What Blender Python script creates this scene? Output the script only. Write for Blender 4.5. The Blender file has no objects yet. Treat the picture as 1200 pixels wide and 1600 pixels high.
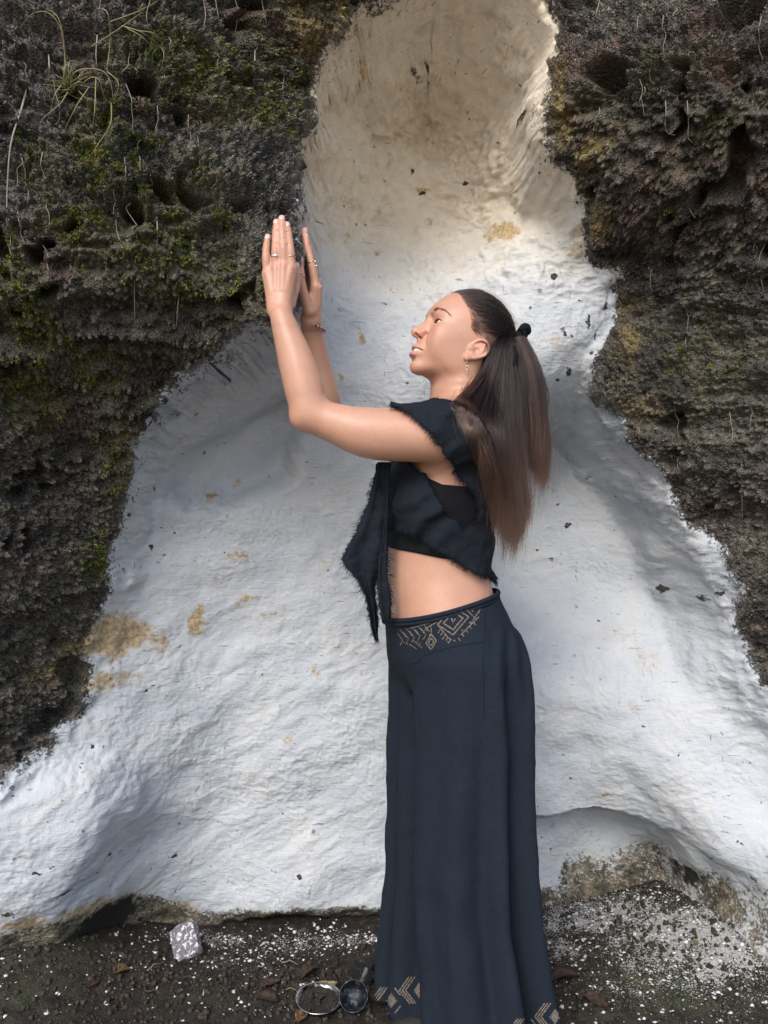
import bpy, math, random
import numpy as np
from mathutils import Vector, Matrix

# ------------------------------------------------------------------ camera, sky, sun, exposure
SC = bpy.context.scene
COL = SC.collection
F_PX = 1250.0            # focal length in pixels of the 1200x1600 frame
CAM_Z = 1.17
cam_data = bpy.data.cameras.new('camera')
cam_data.sensor_fit = 'VERTICAL'
cam_data.sensor_height = 36.0
cam_data.sensor_width = 27.0
cam_data.lens = 36.0 * F_PX / 1600.0
cam_data.clip_start = 0.05
cam_data.clip_end = 2000.0
cam = bpy.data.objects.new('camera', cam_data)
COL.objects.link(cam)
cam.location = (0, 0, CAM_Z)
cam.rotation_euler = (math.radians(90), 0, 0)
SC.camera = cam

SUN_ELEV, SUN_AZ = 41.0, -20.0       # azimuth: degrees from straight behind the camera, negative = towards the left
world = bpy.data.worlds.new('World')
SC.world = world
world.use_nodes = True
wn, wl = world.node_tree.nodes, world.node_tree.links
bg = wn.get('Background') or wn.new('ShaderNodeBackground')
wo = wn.get('World Output') or wn.new('ShaderNodeOutputWorld')
wl.new(bg.outputs[0], wo.inputs[0])
sky = wn.new('ShaderNodeTexSky')
sky.sky_type = 'NISHITA'
sky.sun_disc = False
sky.air_density = 1.0
sky.dust_density = 2.0
sky.ozone_density = 1.0
sky.altitude = 200
sd_ = Vector((math.sin(math.radians(SUN_AZ)) * math.cos(math.radians(SUN_ELEV)),
              -math.cos(math.radians(SUN_AZ)) * math.cos(math.radians(SUN_ELEV)),
              math.sin(math.radians(SUN_ELEV))))       # towards the sun
sky.sun_elevation = math.radians(SUN_ELEV)
sky.sun_rotation = math.atan2(sd_.x, sd_.y)
wl.new(sky.outputs[0], bg.inputs[0])
bg.inputs[1].default_value = 0.135
sun_data = bpy.data.lights.new('sun', 'SUN')
sun_data.energy = 1.15
sun_data.angle = math.radians(26)
sun_data.color = (1.0, 0.95, 0.88)
sun = bpy.data.objects.new('sun', sun_data)
COL.objects.link(sun)
sun.rotation_euler = sd_.to_track_quat('Z', 'Y').to_euler()
sun.location = sd_ * 20

SC.view_settings.view_transform = 'Standard'
SC.view_settings.look = 'None'
SC.view_settings.gamma = 1.0
SC.view_settings.use_curve_mapping = False
SC.view_settings.exposure = 0.92
SC.render.engine = 'CYCLES'
SC.cycles.use_denoising = True
SC.cycles.max_bounces = 6
SC.cycles.diffuse_bounces = 4
# ------------------------------------------------------------------ helpers
f32 = np.float32
rng = np.random.default_rng(7)

def W(px, py, D):
    """a point of the place: seen at pixel (px,py) of the 1200x1600 frame, at distance D along the view"""
    return np.array([(px - 600) * D / F_PX, D, CAM_Z - (py - 800) * D / F_PX])

def smooth01(t):
    t = np.clip(t, 0, 1)
    return t * t * (3 - 2 * t)

def sstep(a, b, x):
    return smooth01((x - a) / (b - a))

def _hash(ix, iy, iz, seed):
    with np.errstate(over='ignore'):
        h = (ix.astype(np.uint32) * np.uint32(374761393) + iy.astype(np.uint32) * np.uint32(668265263)
             + iz.astype(np.uint32) * np.uint32(2147483647 - 4919) + np.uint32((seed * 974711) & 0xffffffff))
        h = (h ^ (h >> np.uint32(13))) * np.uint32(1274126177)
        h = (h ^ (h >> np.uint32(16))) * np.uint32(2246822519)
        return h ^ (h >> np.uint32(15))

_G = rng.normal(size=(256, 3)).astype(f32)
_G /= np.linalg.norm(_G, axis=1, keepdims=True)

def perlin(p, scale, seed=0):
    """gradient noise, roughly -0.8..0.8; scale = features per metre (scalar or 3-vector)"""
    q = (np.asarray(p, dtype=f32) * np.asarray(scale, dtype=f32)) + f32(100.37)
    i0 = np.floor(q).astype(np.int32)
    f = q - i0
    u = f * f * f * (f * (f * 6 - 15) + 10)
    out = 0
    for dx in (0, 1):
        wx = u[..., 0] if dx else 1 - u[..., 0]
        for dy in (0, 1):
            wy = u[..., 1] if dy else 1 - u[..., 1]
            for dz in (0, 1):
                wz = u[..., 2] if dz else 1 - u[..., 2]
                g = _G[_hash(i0[..., 0] + dx, i0[..., 1] + dy, i0[..., 2] + dz, seed) & np.uint32(255)]
                d = g[..., 0] * (f[..., 0] - dx) + g[..., 1] * (f[..., 1] - dy) + g[..., 2] * (f[..., 2] - dz)
                out = out + wx * wy * wz * d
    return out * 1.5

def fbm(p, scale, octaves=4, gain=0.5, seed=0, kind='n'):
    out, a, s = 0, 1.0, np.asarray(scale, dtype=f32)
    for o in range(octaves):
        n = perlin(p, s, seed + o * 17)
        if kind == 'r': n = 1 - 2 * np.abs(n)
        elif kind == 'b': n = 2 * np.abs(n) - 0.5
        out = out + a * n
        a *= gain
        s = s * 2.03
    return out

def worley(p, scale, seed=0):
    """F1 and F2 cell distances (in cells) and a random value per cell"""
    q = (np.asarray(p, dtype=f32) * np.asarray(scale, dtype=f32)) + f32(57.7)
    i0 = np.floor(q).astype(np.int32)
    f1 = np.full(q.shape[:-1], 9, f32); f2 = f1.copy(); idv = f1.copy()
    for dx in (-1, 0, 1):
        for dy in (-1, 0, 1):
            for dz in (-1, 0, 1):
                c = i0 + np.array([dx, dy, dz], np.int32)
                h = _hash(c[..., 0], c[..., 1], c[..., 2], seed)
                jx = (h & np.uint32(1023)).astype(f32) / 1023
                jy = ((h >> np.uint32(10)) & np.uint32(1023)).astype(f32) / 1023
                jz = ((h >> np.uint32(20)) & np.uint32(1023)).astype(f32) / 1023
                d = np.sqrt((c[..., 0] + jx - q[..., 0]) ** 2 + (c[..., 1] + jy - q[..., 1]) ** 2 + (c[..., 2] + jz - q[..., 2]) ** 2)
                near = d < f1
                f2 = np.where(near, f1, np.minimum(f2, d))
                idv = np.where(near, jx, idv)
                f1 = np.where(near, d, f1)
    return f1, f2, idv

def tps(ctrl, xz, lam=1e-4):
    """thin plate spline through ctrl rows (x, z, value), evaluated at xz"""
    c = np.asarray(ctrl, float)
    n = len(c)
    def U(r2): return 0.5 * r2 * np.log(r2 + 1e-9)
    K = U(((c[:, None, :2] - c[None, :, :2]) ** 2).sum(-1)) + lam * np.eye(n)
    Pm = np.hstack([np.ones((n, 1)), c[:, :2]])
    A = np.block([[K, Pm], [Pm.T, np.zeros((3, 3))]])
    w = np.linalg.solve(A, np.concatenate([c[:, 2], np.zeros(3)])).astype(f32)
    out = w[n] + w[n + 1] * xz[:, 0] + w[n + 2] * xz[:, 1]
    for k in range(n):
        r2 = (xz[:, 0] - f32(c[k, 0])) ** 2 + (xz[:, 1] - f32(c[k, 1])) ** 2
        out = out + w[k] * U(r2)
    return out

def poly_sd(poly, x, z):
    """signed distance to a closed polygon, positive inside"""
    d2 = np.full(x.shape, 1e9, f32); ins = np.zeros(x.shape, bool)
    n = len(poly)
    for k in range(n):
        ax, az = poly[k]; bx, bz = poly[(k + 1) % n]
        ex, ez = bx - ax, bz - az
        t = np.clip(((x - ax) * ex + (z - az) * ez) / (ex * ex + ez * ez + 1e-12), 0, 1)
        d2 = np.minimum(d2, (x - ax - t * ex) ** 2 + (z - az - t * ez) ** 2)
        c = ((az > z) != (bz > z)) & (x < (bx - ax) * (z - az) / (bz - az + 1e-12) + ax)
        ins ^= c
    return np.where(ins, 1, -1) * np.sqrt(d2)

def crom(pts, n):
    """Catmull-Rom through pts, n samples in all"""
    P = np.asarray(pts, float)
    P = np.vstack([2 * P[0] - P[1], P, 2 * P[-1] - P[-2]])
    t = np.linspace(0, len(P) - 3 - 1e-6, n)
    i = np.floor(t).astype(int); u = (t - i)[:, None]
    a, b, c, d = P[i], P[i + 1], P[i + 2], P[i + 3]
    return 0.5 * (2 * b + (c - a) * u + (2 * a - 5 * b + 4 * c - d) * u ** 2 + (3 * b - a - 3 * c + d) * u ** 3)

# ------------------------------------------------------------------ meshes and objects
def mesh_np(name, verts, quads=None, tris=None, smooth=True):
    me = bpy.data.meshes.new(name)
    verts = np.asarray(verts, f32)
    quads = np.zeros((0, 4), np.int32) if quads is None else np.asarray(quads, np.int32).reshape(-1, 4)
    tris = np.zeros((0, 3), np.int32) if tris is None else np.asarray(tris, np.int32).reshape(-1, 3)
    me.vertices.add(len(verts)); me.vertices.foreach_set('co', verts.ravel())
    nl = quads.size + tris.size
    me.loops.add(nl); me.loops.foreach_set('vertex_index', np.concatenate([quads.ravel(), tris.ravel()]).astype(np.int32))
    npoly = len(quads) + len(tris)
    me.polygons.add(npoly)
    st = np.concatenate([np.arange(len(quads)) * 4, quads.size + np.arange(len(tris)) * 3]).astype(np.int32)
    me.polygons.foreach_set('loop_start', st)
    me.update(calc_edges=True)
    if smooth:
        me.polygons.foreach_set('use_smooth', np.ones(npoly, bool))
    me.validate()
    return me

def attr(me, name, vals, kind='FLOAT'):
    a = me.attributes.new(name, kind, 'POINT')
    v = np.asarray(vals, f32)
    if kind == 'FLOAT': a.data.foreach_set('value', v.ravel())
    elif kind == 'FLOAT_COLOR':
        if v.shape[1] == 3: v = np.hstack([v, np.ones((len(v), 1), f32)])
        a.data.foreach_set('color', v.ravel())
    elif kind == 'FLOAT_VECTOR': a.data.foreach_set('vector', v.ravel())

def link(name, me, mat=None, parent=None, loc=None, **props):
    o = bpy.data.objects.new(name, me)
    COL.objects.link(o)
    if mat is not None and me is not None and hasattr(me, 'materials') and len(me.materials) == 0:
        me.materials.append(mat)
    if parent is not None:
        o.parent = parent
        o.matrix_parent_inverse = Matrix.Translation(parent.location).inverted() if parent.parent is None else \
            Matrix.Translation(parent.matrix_world.translation).inverted()
    if loc is not None: o.location = loc
    for k, v in props.items(): o[k] = v
    return o

def empty(name, loc, **props):
    o = bpy.data.objects.new(name, None)
    COL.objects.link(o)
    o.location = loc
    o.empty_display_size = 0.05
    o.matrix_world = Matrix.Translation(loc)
    for k, v in props.items(): o[k] = v
    return o

def grid_quads(nr, nc, wrap=False):
    r = np.arange(nr - 1)[:, None]
    c = np.arange(nc if wrap else nc - 1)[None, :]
    c2 = (c + 1) % nc
    return np.stack([r * nc + c, r * nc + c2, (r + 1) * nc + c2, (r + 1) * nc + c], -1).reshape(-1, 4)

def tubes(paths, radii, sides=5, cap=True):
    """many tubes in one vertex/face set. paths: list of (n,3), radii: list of scalar or (n,)"""
    V, Q, T, off = [], [], [], 0
    for p, r in zip(paths, radii):
        p = np.asarray(p, float); n = len(p)
        r = np.broadcast_to(np.asarray(r, float), (n,))
        t = np.gradient(p, axis=0); t /= np.linalg.norm(t, axis=1, keepdims=True) + 1e-12
        ref = np.array([0, 0, 1.0]) if abs(t[0, 2]) < 0.9 else np.array([1.0, 0, 0])
        u = np.cross(t, ref); u /= np.linalg.norm(u, axis=1, keepdims=True) + 1e-12
        for k in range(1, n):                       # keep the frame from flipping
            u[k] = u[k - 1] - t[k] * (u[k - 1] @ t[k]); u[k] /= np.linalg.norm(u[k]) + 1e-12
        w = np.cross(t, u)
        a = np.arange(sides) * 2 * math.pi / sides
        ring = p[:, None] + r[:, None, None] * (np.cos(a)[None, :, None] * u[:, None] + np.sin(a)[None, :, None] * w[:, None])
        V.append(ring.reshape(-1, 3))
        Q.append(grid_quads(n, sides, True) + off)
        nv = n * sides
        if cap:
            V.append(np.array([p[0], p[-1]]))
            k = np.arange(sides); k2 = (k + 1) % sides
            T.append(np.stack([np.full(sides, off + nv), off + k2, off + k], -1))
            T.append(np.stack([np.full(sides, off + nv + 1), off + nv - sides + k, off + nv - sides + k2], -1))
            nv += 2
        off += nv
    return np.vstack(V), np.vstack(Q), (np.vstack(T) if T else None)

# ------------------------------------------------------------------ signed distances on a grid and surface nets
class Field:
    """a scalar field on a box; primitives are combined with smooth unions inside their own bounds"""
    def __init__(self, lo, hi, h):
        self.lo = np.asarray(lo, float); self.h = h
        self.n = np.ceil((np.asarray(hi, float) - self.lo) / h).astype(int) + 1
        self.d = np.full(tuple(self.n), 1.0, f32)
        self.ax = [(self.lo[k] + np.arange(self.n[k]) * h).astype(f32) for k in range(3)]
    def _sub(self, lo, hi, pad):
        s = []
        for k in range(3):
            a = int(np.clip(np.floor((lo[k] - pad - self.lo[k]) / self.h), 0, self.n[k]))
            b = int(np.clip(np.ceil((hi[k] + pad - self.lo[k]) / self.h) + 1, 0, self.n[k]))
            s.append(slice(a, b))
        return tuple(s)
    def pts(self, s):
        return np.stack(np.meshgrid(self.ax[0][s[0]], self.ax[1][s[1]], self.ax[2][s[2]], indexing='ij'), -1)
    def add(self, fn, lo, hi, k=0.01, pad=None, op='u'):
        pad = (k * 1.5 + 0.012) if pad is None else pad
        s = self._sub(lo, hi, pad)
        if any(x.stop <= x.start for x in s): return
        d = fn(self.pts(s)).astype(f32)
        a = self.d[s]
        if op == 'u': self.d[s] = smin(a, d, k)
        elif op == 's': self.d[s] = -smin(-a, d, k)       # subtract
        elif op == 'i': self.d[s] = -smin(-a, -d, k)      # intersect
    def mesh(self):
        return surface_nets(self.d, self.lo, self.h)

def smin(a, b, k):
    h = np.maximum(k - np.abs(a - b), 0) / k
    return np.minimum(a, b) - h * h * k * 0.25

def d_capsule(a, b, ra, rb):
    a = np.asarray(a, f32); b = np.asarray(b, f32)
    ba = b - a; L2 = float(ba @ ba)
    def fn(p):
        t = np.clip(((p - a) @ ba) / L2, 0, 1)
        return np.linalg.norm(p - a - t[..., None] * ba, axis=-1) - (ra + (rb - ra) * t)
    r = max(ra, rb)
    return fn, np.minimum(a, b) - r, np.maximum(a, b) + r

def d_ellipsoid(c, r, R=None):
    """R: 3x3, rows are the ellipsoid's own axes"""
    c = np.asarray(c, f32); r = np.asarray(r, f32)
    def fn(p):
        q = p - c
        if R is not None: q = q @ np.asarray(R, f32).T
        k0 = np.linalg.norm(q / r, axis=-1); k1 = np.linalg.norm(q / (r * r), axis=-1) + 1e-9
        return np.where(k0 < 0.05, k0 * r.min() - r.min(), k0 * (k0 - 1) / k1)
    m = float(r.max()) if R is not None else r
    return fn, c - m, c + m

def d_chain(pts, rad):
    """distance to a polyline of varying radius"""
    pts = np.asarray(pts, float); rad = np.broadcast_to(np.asarray(rad, float), (len(pts),))
    fns = [d_capsule(pts[i], pts[i + 1], rad[i], rad[i + 1])[0] for i in range(len(pts) - 1)]
    def fn(p):
        d = fns[0](p)
        for g in fns[1:]: d = np.minimum(d, g(p))
        return d
    return fn, (pts - rad[:, None]).min(0), (pts + rad[:, None]).max(0)

def surface_nets(d, lo, h):
    inside = d < 0
    nx, ny, nz = d.shape
    cnt = np.zeros((nx - 1, ny - 1, nz - 1), np.uint8)
    for a in (0, 1):
        for b in (0, 1):
            for c in (0, 1):
                cnt += inside[a:nx - 1 + a, b:ny - 1 + b, c:nz - 1 + c]
    act = (cnt > 0) & (cnt < 8)
    idx = np.full(act.shape, -1, np.int32)
    I = np.argwhere(act)
    idx[act] = np.arange(len(I))
    s = np.zeros((len(I), 3)); m = np.zeros(len(I))
    corners = [(a, b, c) for a in (0, 1) for b in (0, 1) for c in (0, 1)]
    val = {co: d[I[:, 0] + co[0], I[:, 1] + co[1], I[:, 2] + co[2]] for co in corners}
    for c0 in corners:
        for k in range(3):
            if c0[k] == 0:
                c1 = list(c0); c1[k] = 1; c1 = tuple(c1)
                v0, v1 = val[c0], val[c1]
                x = (v0 < 0) != (v1 < 0)
                t = np.where(x, v0 / np.where(x, v0 - v1, 1), 0)
                p = np.array(c0, float)[None] + 0 * s
                p[:, k] += t
                s += np.where(x[:, None], p, 0); m += x
    V = (I + s / m[:, None]) * h + lo
    Q = []
    for k in range(3):
        o = [q for q in range(3) if q != k]
        n = list(d.shape)
        sl0 = [slice(None)] * 3; sl1 = [slice(None)] * 3
        sl0[k] = slice(0, n[k] - 1); sl1[k] = slice(1, n[k])
        x = inside[tuple(sl0)] != inside[tuple(sl1)]
        E = np.argwhere(x)
        E = E[(E[:, o[0]] > 0) & (E[:, o[0]] < n[o[0]] - 1) & (E[:, o[1]] > 0) & (E[:, o[1]] < n[o[1]] - 1)]
        if len(E) == 0: continue
        def cell(da, db):
            c = E.copy(); c[:, o[0]] -= da; c[:, o[1]] -= db
            return idx[c[:, 0], c[:, 1], c[:, 2]]
        q = np.stack([cell(1, 1), cell(0, 1), cell(0, 0), cell(1, 0)], -1)
        ins0 = inside[E[:, 0], E[:, 1], E[:, 2]]
        flip = ins0 if k != 1 else ~ins0
        q = np.where(flip[:, None], q, q[:, ::-1])
        Q.append(q)
    return V.astype(f32), np.vstack(Q)

def vnormals(V, Q):
    a, b, c, d = V[Q[:, 0]], V[Q[:, 1]], V[Q[:, 2]], V[Q[:, 3]]
    n = np.cross(c - a, d - b)
    N = np.zeros_like(V, dtype=float)
    for k in range(4): 
        for j in range(3): N[:, j] += np.bincount(Q[:, k], n[:, j], len(V))
    return N / (np.linalg.norm(N, axis=1, keepdims=True) + 1e-12)

# ------------------------------------------------------------------ material helper
class Mat:
    def __init__(self, name, rough=0.6, spec=0.5):
        self.m = bpy.data.materials.new(name); self.m.use_nodes = True
        self.t = self.m.node_tree; self.t.nodes.clear()
        self.out = self.t.nodes.new('ShaderNodeOutputMaterial')
        self.b = self.n('ShaderNodeBsdfPrincipled')
        self.b.inputs['Roughness'].default_value = rough
        self.b.inputs['Specular IOR Level'].default_value = spec
        self.l(self.b.outputs[0], self.out.inputs[0])
        self.co = self.n('ShaderNodeTexCoord').outputs['Object']
    def n(self, t, **kw):
        x = self.t.nodes.new(t)
        for k, v in kw.items(): setattr(x, k, v)
        return x
    def l(self, a, b): self.t.links.new(a, b)
    def _in(self, sock, v):
        if hasattr(v, 'is_output'): self.l(v, sock)
        else: sock.default_value = v
    def noise(self, scale, detail=4, rough=0.55, vec=None, dist=0.0):
        x = self.n('ShaderNodeTexNoise'); self.l(vec or self.co, x.inputs['Vector'])
        x.inputs['Scale'].default_value = scale; x.inputs['Detail'].default_value = detail
        x.inputs['Roughness'].default_value = rough; x.inputs['Distortion'].default_value = dist
        return x.outputs['Fac']
    def voro(self, scale, vec=None, feature='F1', out='Distance', rand=1.0):
        x = self.n('ShaderNodeTexVoronoi', feature=feature); self.l(vec or self.co, x.inputs['Vector'])
        x.inputs['Scale'].default_value = scale; x.inputs['Randomness'].default_value = rand
        return x.outputs[out]
    def attr(self, name, out='Fac'):
        return self.n('ShaderNodeAttribute', attribute_name=name).outputs[out]
    def ramp(self, fac, stops, interp='LINEAR'):
        x = self.n('ShaderNodeValToRGB'); x.color_ramp.interpolation = interp
        e = x.color_ramp.elements
        while len(e) < len(stops): e.new(0.5)
        for k, (p, c) in enumerate(stops):
            e[k].position = p
            e[k].color = (*c, 1) if isinstance(c, tuple) else (c, c, c, 1)
        self._in(x.inputs[0], fac)
        return x.outputs[0]
    def mix(self, fac, a, b, mode='MIX'):
        x = self.n('ShaderNodeMix', data_type='RGBA', blend_type=mode)
        self._in(x.inputs[0], fac)
        for s, v in ((x.inputs[6], a), (x.inputs[7], b)):
            if isinstance(v, tuple): v = (*v[:3], 1)
            self._in(s, v)
        return x.outputs[2]
    def math(self, op, a, b=0.0, c=0.0, clamp=False):
        x = self.n('ShaderNodeMath', operation=op, use_clamp=clamp)
        self._in(x.inputs[0], a); self._in(x.inputs[1], b); self._in(x.inputs[2], c)
        return x.outputs[0]
    def step(self, x, lo, hi):
        m = self.n('ShaderNodeMapRange', interpolation_type='SMOOTHSTEP')
        self._in(m.inputs[0], x); m.inputs[1].default_value = lo; m.inputs[2].default_value = hi
        return m.outputs[0]
    def mapping(self, scale=(1, 1, 1), rot=(0, 0, 0), vec=None):
        x = self.n('ShaderNodeMapping'); self.l(vec or self.co, x.inputs[0])
        x.inputs['Scale'].default_value = scale; x.inputs['Rotation'].default_value = rot
        return x.outputs[0]
    def color(self, c):
        if isinstance(c, tuple): self.b.inputs['Base Color'].default_value = (*c, 1)
        else: self.l(c, self.b.inputs['Base Color'])
    def rough(self, v): self._in(self.b.inputs['Roughness'], v)
    def bump(self, h, strength=0.5, dist=0.01):
        x = self.n('ShaderNodeBump'); x.inputs['Strength'].default_value = strength
        x.inputs['Distance'].default_value = dist
        self.l(h, x.inputs['Height'])
        prev = getattr(self, '_bump', None)
        if prev is not None: self.l(prev, x.inputs['Normal'])
        self._bump = x.outputs[0]
        self.l(x.outputs[0], self.b.inputs['Normal'])
    def set(self, **kw):
        for k, v in kw.items(): self._in(self.b.inputs[k.replace('_', ' ')], v)
# ------------------------------------------------------------------ the cliff with the whitewashed niche
ROCK_CTRL = [(440,430,1.70),(455,250,1.80),(470,120,1.86),(480,20,1.80),(300,60,1.64),(150,20,1.57),(20,20,1.52),(250,250,1.62),
 (60,250,1.57),(350,430,1.68),(200,450,1.65),(50,500,1.64),(415,500,1.72),(300,560,1.80),(200,680,1.90),(100,690,1.84),(30,720,1.80),
 (180,800,1.97),(80,830,1.88),(20,900,1.80),(140,950,1.99),(90,1050,1.97),(20,1100,1.90),(0,1250,1.88),(60,1450,1.97),(150,1450,2.12),
 (870,60,1.87),(866,170,1.86),(900,290,1.95),(930,380,2.03),(975,420,2.06),(960,560,2.07),(1000,690,2.07),(1100,820,2.05),
 (1160,960,2.02),(1190,1060,2.0),(1000,60,1.74),(1150,60,1.64),(1020,200,1.76),(1150,220,1.70),(1050,380,1.92),(1150,400,1.86),
 (1100,550,1.95),(1180,700,1.90),(1190,900,1.94),(660,-150,1.86),(660,-400,2.1),(100,-300,1.75),(1100,-300,1.8),(-300,300,1.45),
 (-300,900,1.6),(1500,300,1.6),(1500,900,1.75),(-300,1500,1.8),(1500,1500,1.85),(-700,600,1.5),(1900,600,1.6)]
NICHE_CTRL = [(660,10,1.95),(560,60,1.96),(800,30,1.93),(660,100,2.16),(560,150,2.16),(500,200,2.03),(780,150,2.16),(850,150,1.97),
 (660,250,2.31),(590,220,2.26),(740,220,2.28),(520,300,2.2),(800,300,2.22),(650,400,2.29),(500,400,2.14),(540,560,2.22),(835,420,2.10),(890,420,2.09),(900,560,2.12),
 (850,610,2.15),(430,560,2.12),(330,620,2.10),(250,700,2.06),(380,720,2.19),(550,720,2.24),(700,720,2.26),(850,655,2.29),(930,665,2.27),
 (930,760,2.28),(1020,780,2.21),(1090,850,2.12),(900,900,2.28),(1050,950,2.2),(1130,1000,2.1),(250,850,2.14),(200,950,2.1),
 (170,1080,2.07),(300,1000,2.2),(450,900,2.26),(450,1150,2.26),(300,1200,2.22),(120,1230,2.02),(20,1300,1.95),(200,1270,2.08),
 (160,1380,2.08),(50,1400,1.99),(250,1300,2.21),(230,1430,2.26),(400,1440,2.27),(600,1440,2.3),(800,1300,2.3),(900,1200,2.26),
 (880,1270,2.27),(960,1300,2.28),(1060,1350,2.26),(1020,1400,2.28),(1000,1200,2.16),(1080,1270,2.10),(1130,1350,2.05),(1170,1450,2.03),
 (1190,1250,2.04),(1190,1500,1.95),(850,1440,2.28),(1090,1430,2.22),(660,-150,1.7)]
NICHE_EDGE = [(560,22,1.86),(600,-25,1.82),(680,-60,1.80),(770,-70,1.80),(840,-40,1.84),(862,8,1.86),(868,35,1.87),(873,70,1.87),(858,130,1.86),
 (862,190,1.87),(880,230,1.89),(905,290,1.95),(915,345,2.0),(930,385,2.03),(975,415,2.06),(974,470,2.06),(952,540,2.06),(946,600,2.07),
 (990,680,2.07),(1040,750,2.06),(1080,810,2.05),(1120,850,2.04),(1150,920,2.03),(1175,990,2.01),(1190,1060,2.0),(1230,1110,1.98),
 (1330,1150,1.95),(1900,1200,1.85),(1900,1750,1.85),(1330,1700,1.9),(860,1470,2.28),(600,1458,2.3),(480,1462,2.28),(330,1468,2.27),(240,1490,2.25),(190,1520,2.2),
 (100,1540,2.05),(20,1560,1.95),(-160,1580,1.9),(-800,1600,1.8),(-800,1300,1.75),(-120,1240,1.85),(0,1205,1.88),(60,1170,1.92),(110,1120,1.96),
 (130,1060,1.98),(125,1020,1.98),(150,960,1.99),(165,900,1.98),(180,850,1.97),(186,780,1.95),(202,720,1.91),(197,690,1.90),
 (240,640,1.86),(290,580,1.81),(340,540,1.77),(415,500,1.73),(446,470,1.71),(458,430,1.70),(460,390,1.71),(458,340,1.74),(456,250,1.79),
 (452,205,1.81),(470,180,1.82),(480,160,1.83),(483,120,1.84),(492,85,1.85),(530,58,1.86)]
def _xz(rows): return np.array([W(a, b, d) for a, b, d in rows])[:, [0, 2]]
EDGE_XZ = _xz(NICHE_EDGE)

def _axis(lo, hi, step, far_lo, far_hi):
    mid = np.arange(lo, hi, step)
    def out(a, far, sgn):
        v, s = [], step
        while abs(a - far) > 0.02 and (far - a) * sgn > 0:
            s = min(s * 1.12, 0.35); a = a + sgn * s; v.append(a)
        return v
    return np.array(out(lo, far_lo, -1)[::-1] + list(mid) + out(mid[-1], far_hi, 1))
ROCK_STEP = globals().get('ROCK_STEP', 0.0036)
gx = _axis(-1.12, 1.14, ROCK_STEP, -7, 7)
gz = _axis(-0.06, 2.62, ROCK_STEP, -0.5, 7)
GX, GZ = np.meshgrid(gx, gz)
xz = np.stack([GX.ravel(), GZ.ravel()], -1).astype(f32)
def _ctrl(rows): return [(*W(a, b, d)[[0, 2]], d) for a, b, d in rows]
far_pts = [(-5, 1, 1.6), (5, 1, 1.8), (-5, 6, 2.8), (5, 6, 2.8), (0, 6, 2.8), (-3, 3.5, 1.9), (3, 3.5, 2.0), (-5, -0.5, 1.9), (5, -0.5, 2.0)]
D_r = np.clip(tps(_ctrl(ROCK_CTRL) + far_pts, xz, 2e-4), 1.2, 3.0)
D_n = np.clip(tps(_ctrl(NICHE_CTRL), xz, 1e-4), 1.4, 2.5)
p0 = np.stack([xz[:, 0], D_r, xz[:, 1]], -1)
wob = 0.016 * fbm(p0, 9, 3, 0.6, seed=3) + 0.006 * fbm(p0, 45, 2, 0.6, seed=5)
sd_raw = poly_sd(EDGE_XZ, xz[:, 0], xz[:, 1])
sd = sd_raw + wob * sstep(0.05, 0.25, xz[:, 1])
# width of the lip: sharp at the left and upper right, broad below
lipw = 0.026 + 0.05 * sstep(1.5, 0.6, xz[:, 1]) + 0.03 * sstep(0.1, 0.4, xz[:, 0])
t = sstep(-0.004, 1.0, sd / lipw)
t = np.where(sd < 0, 0, t)
D = D_r * (1 - t) + np.maximum(D_n, np.minimum(D_r, D_n)) * t
# separate swellings and scooped hollows of the wall, each with its own rim
def region(rows, soft):
    return poly_sd(_xz(rows), xz[:, 0] + 0.5 * wob, xz[:, 1] + 0.5 * wob) , soft
def hollow(rows, depth, soft):
    q = poly_sd(_xz(rows), xz[:, 0] + 0.6 * wob, xz[:, 1] + 0.6 * wob)
    return depth * sstep(0, soft, q)
hol = hollow([(835,616,2.1),(880,612,2.1),(935,630,2.08),(985,680,2.07),(1035,752,2.06),(1080,825,2.05),(1122,915,2.03),(1150,1000,2.02),(1120,1090,2.05),(1000,1150,2.1),(860,1160,2.2),(760,1050,2.2),(740,800,2.2),(775,660,2.15)], .21, .075) * sstep(0.62, 1.0, xz[:, 1])
hol = hol + hollow([(690,1300,2.25),(800,1290,2.25),(900,1268,2.25),(960,1272,2.2),(1020,1290,2.15),(1070,1322,2.1),(1104,1372,2.08),(1128,1440,2.05),(1150,1560,2.0),(690,1560,2.2)], .10, .055)
hol = hol + hollow([(500,30,1.9),(560,-10,1.85),(700,-50,1.82),(830,-20,1.84),(852,60,1.86),(846,200,1.9),(836,330,2.05),(800,430,2.1),(640,470,2.15),(500,420,2.0),(478,300,1.85),(476,210,1.84)], .04, .14)
hol = hol - hollow([(-160,1215,1.85),(0,1200,1.88),(90,1165,1.95),(180,1170,2.02),(246,1215,2.1),(252,1262,2.1),(222,1320,2.1),(196,1372,2.1),(182,1425,2.12),(150,1500,2.1),(-160,1560,1.9)], .10, .11)
hol = hol + hollow([(190,705,1.95),(240,650,1.88),(300,588,1.84),(360,545,1.80),(430,505,1.76),(500,560,2.1),(470,760,2.2),(330,820,2.1),(210,790,1.98)], .11, .10)
D = D + np.where(sd > 0, hol, 0)
P = np.stack([xz[:, 0], D, xz[:, 1]], -1).astype(f32)
rockw = 1 - sstep(-0.012, 0.010, sd)               # 1 on bare rock

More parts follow.
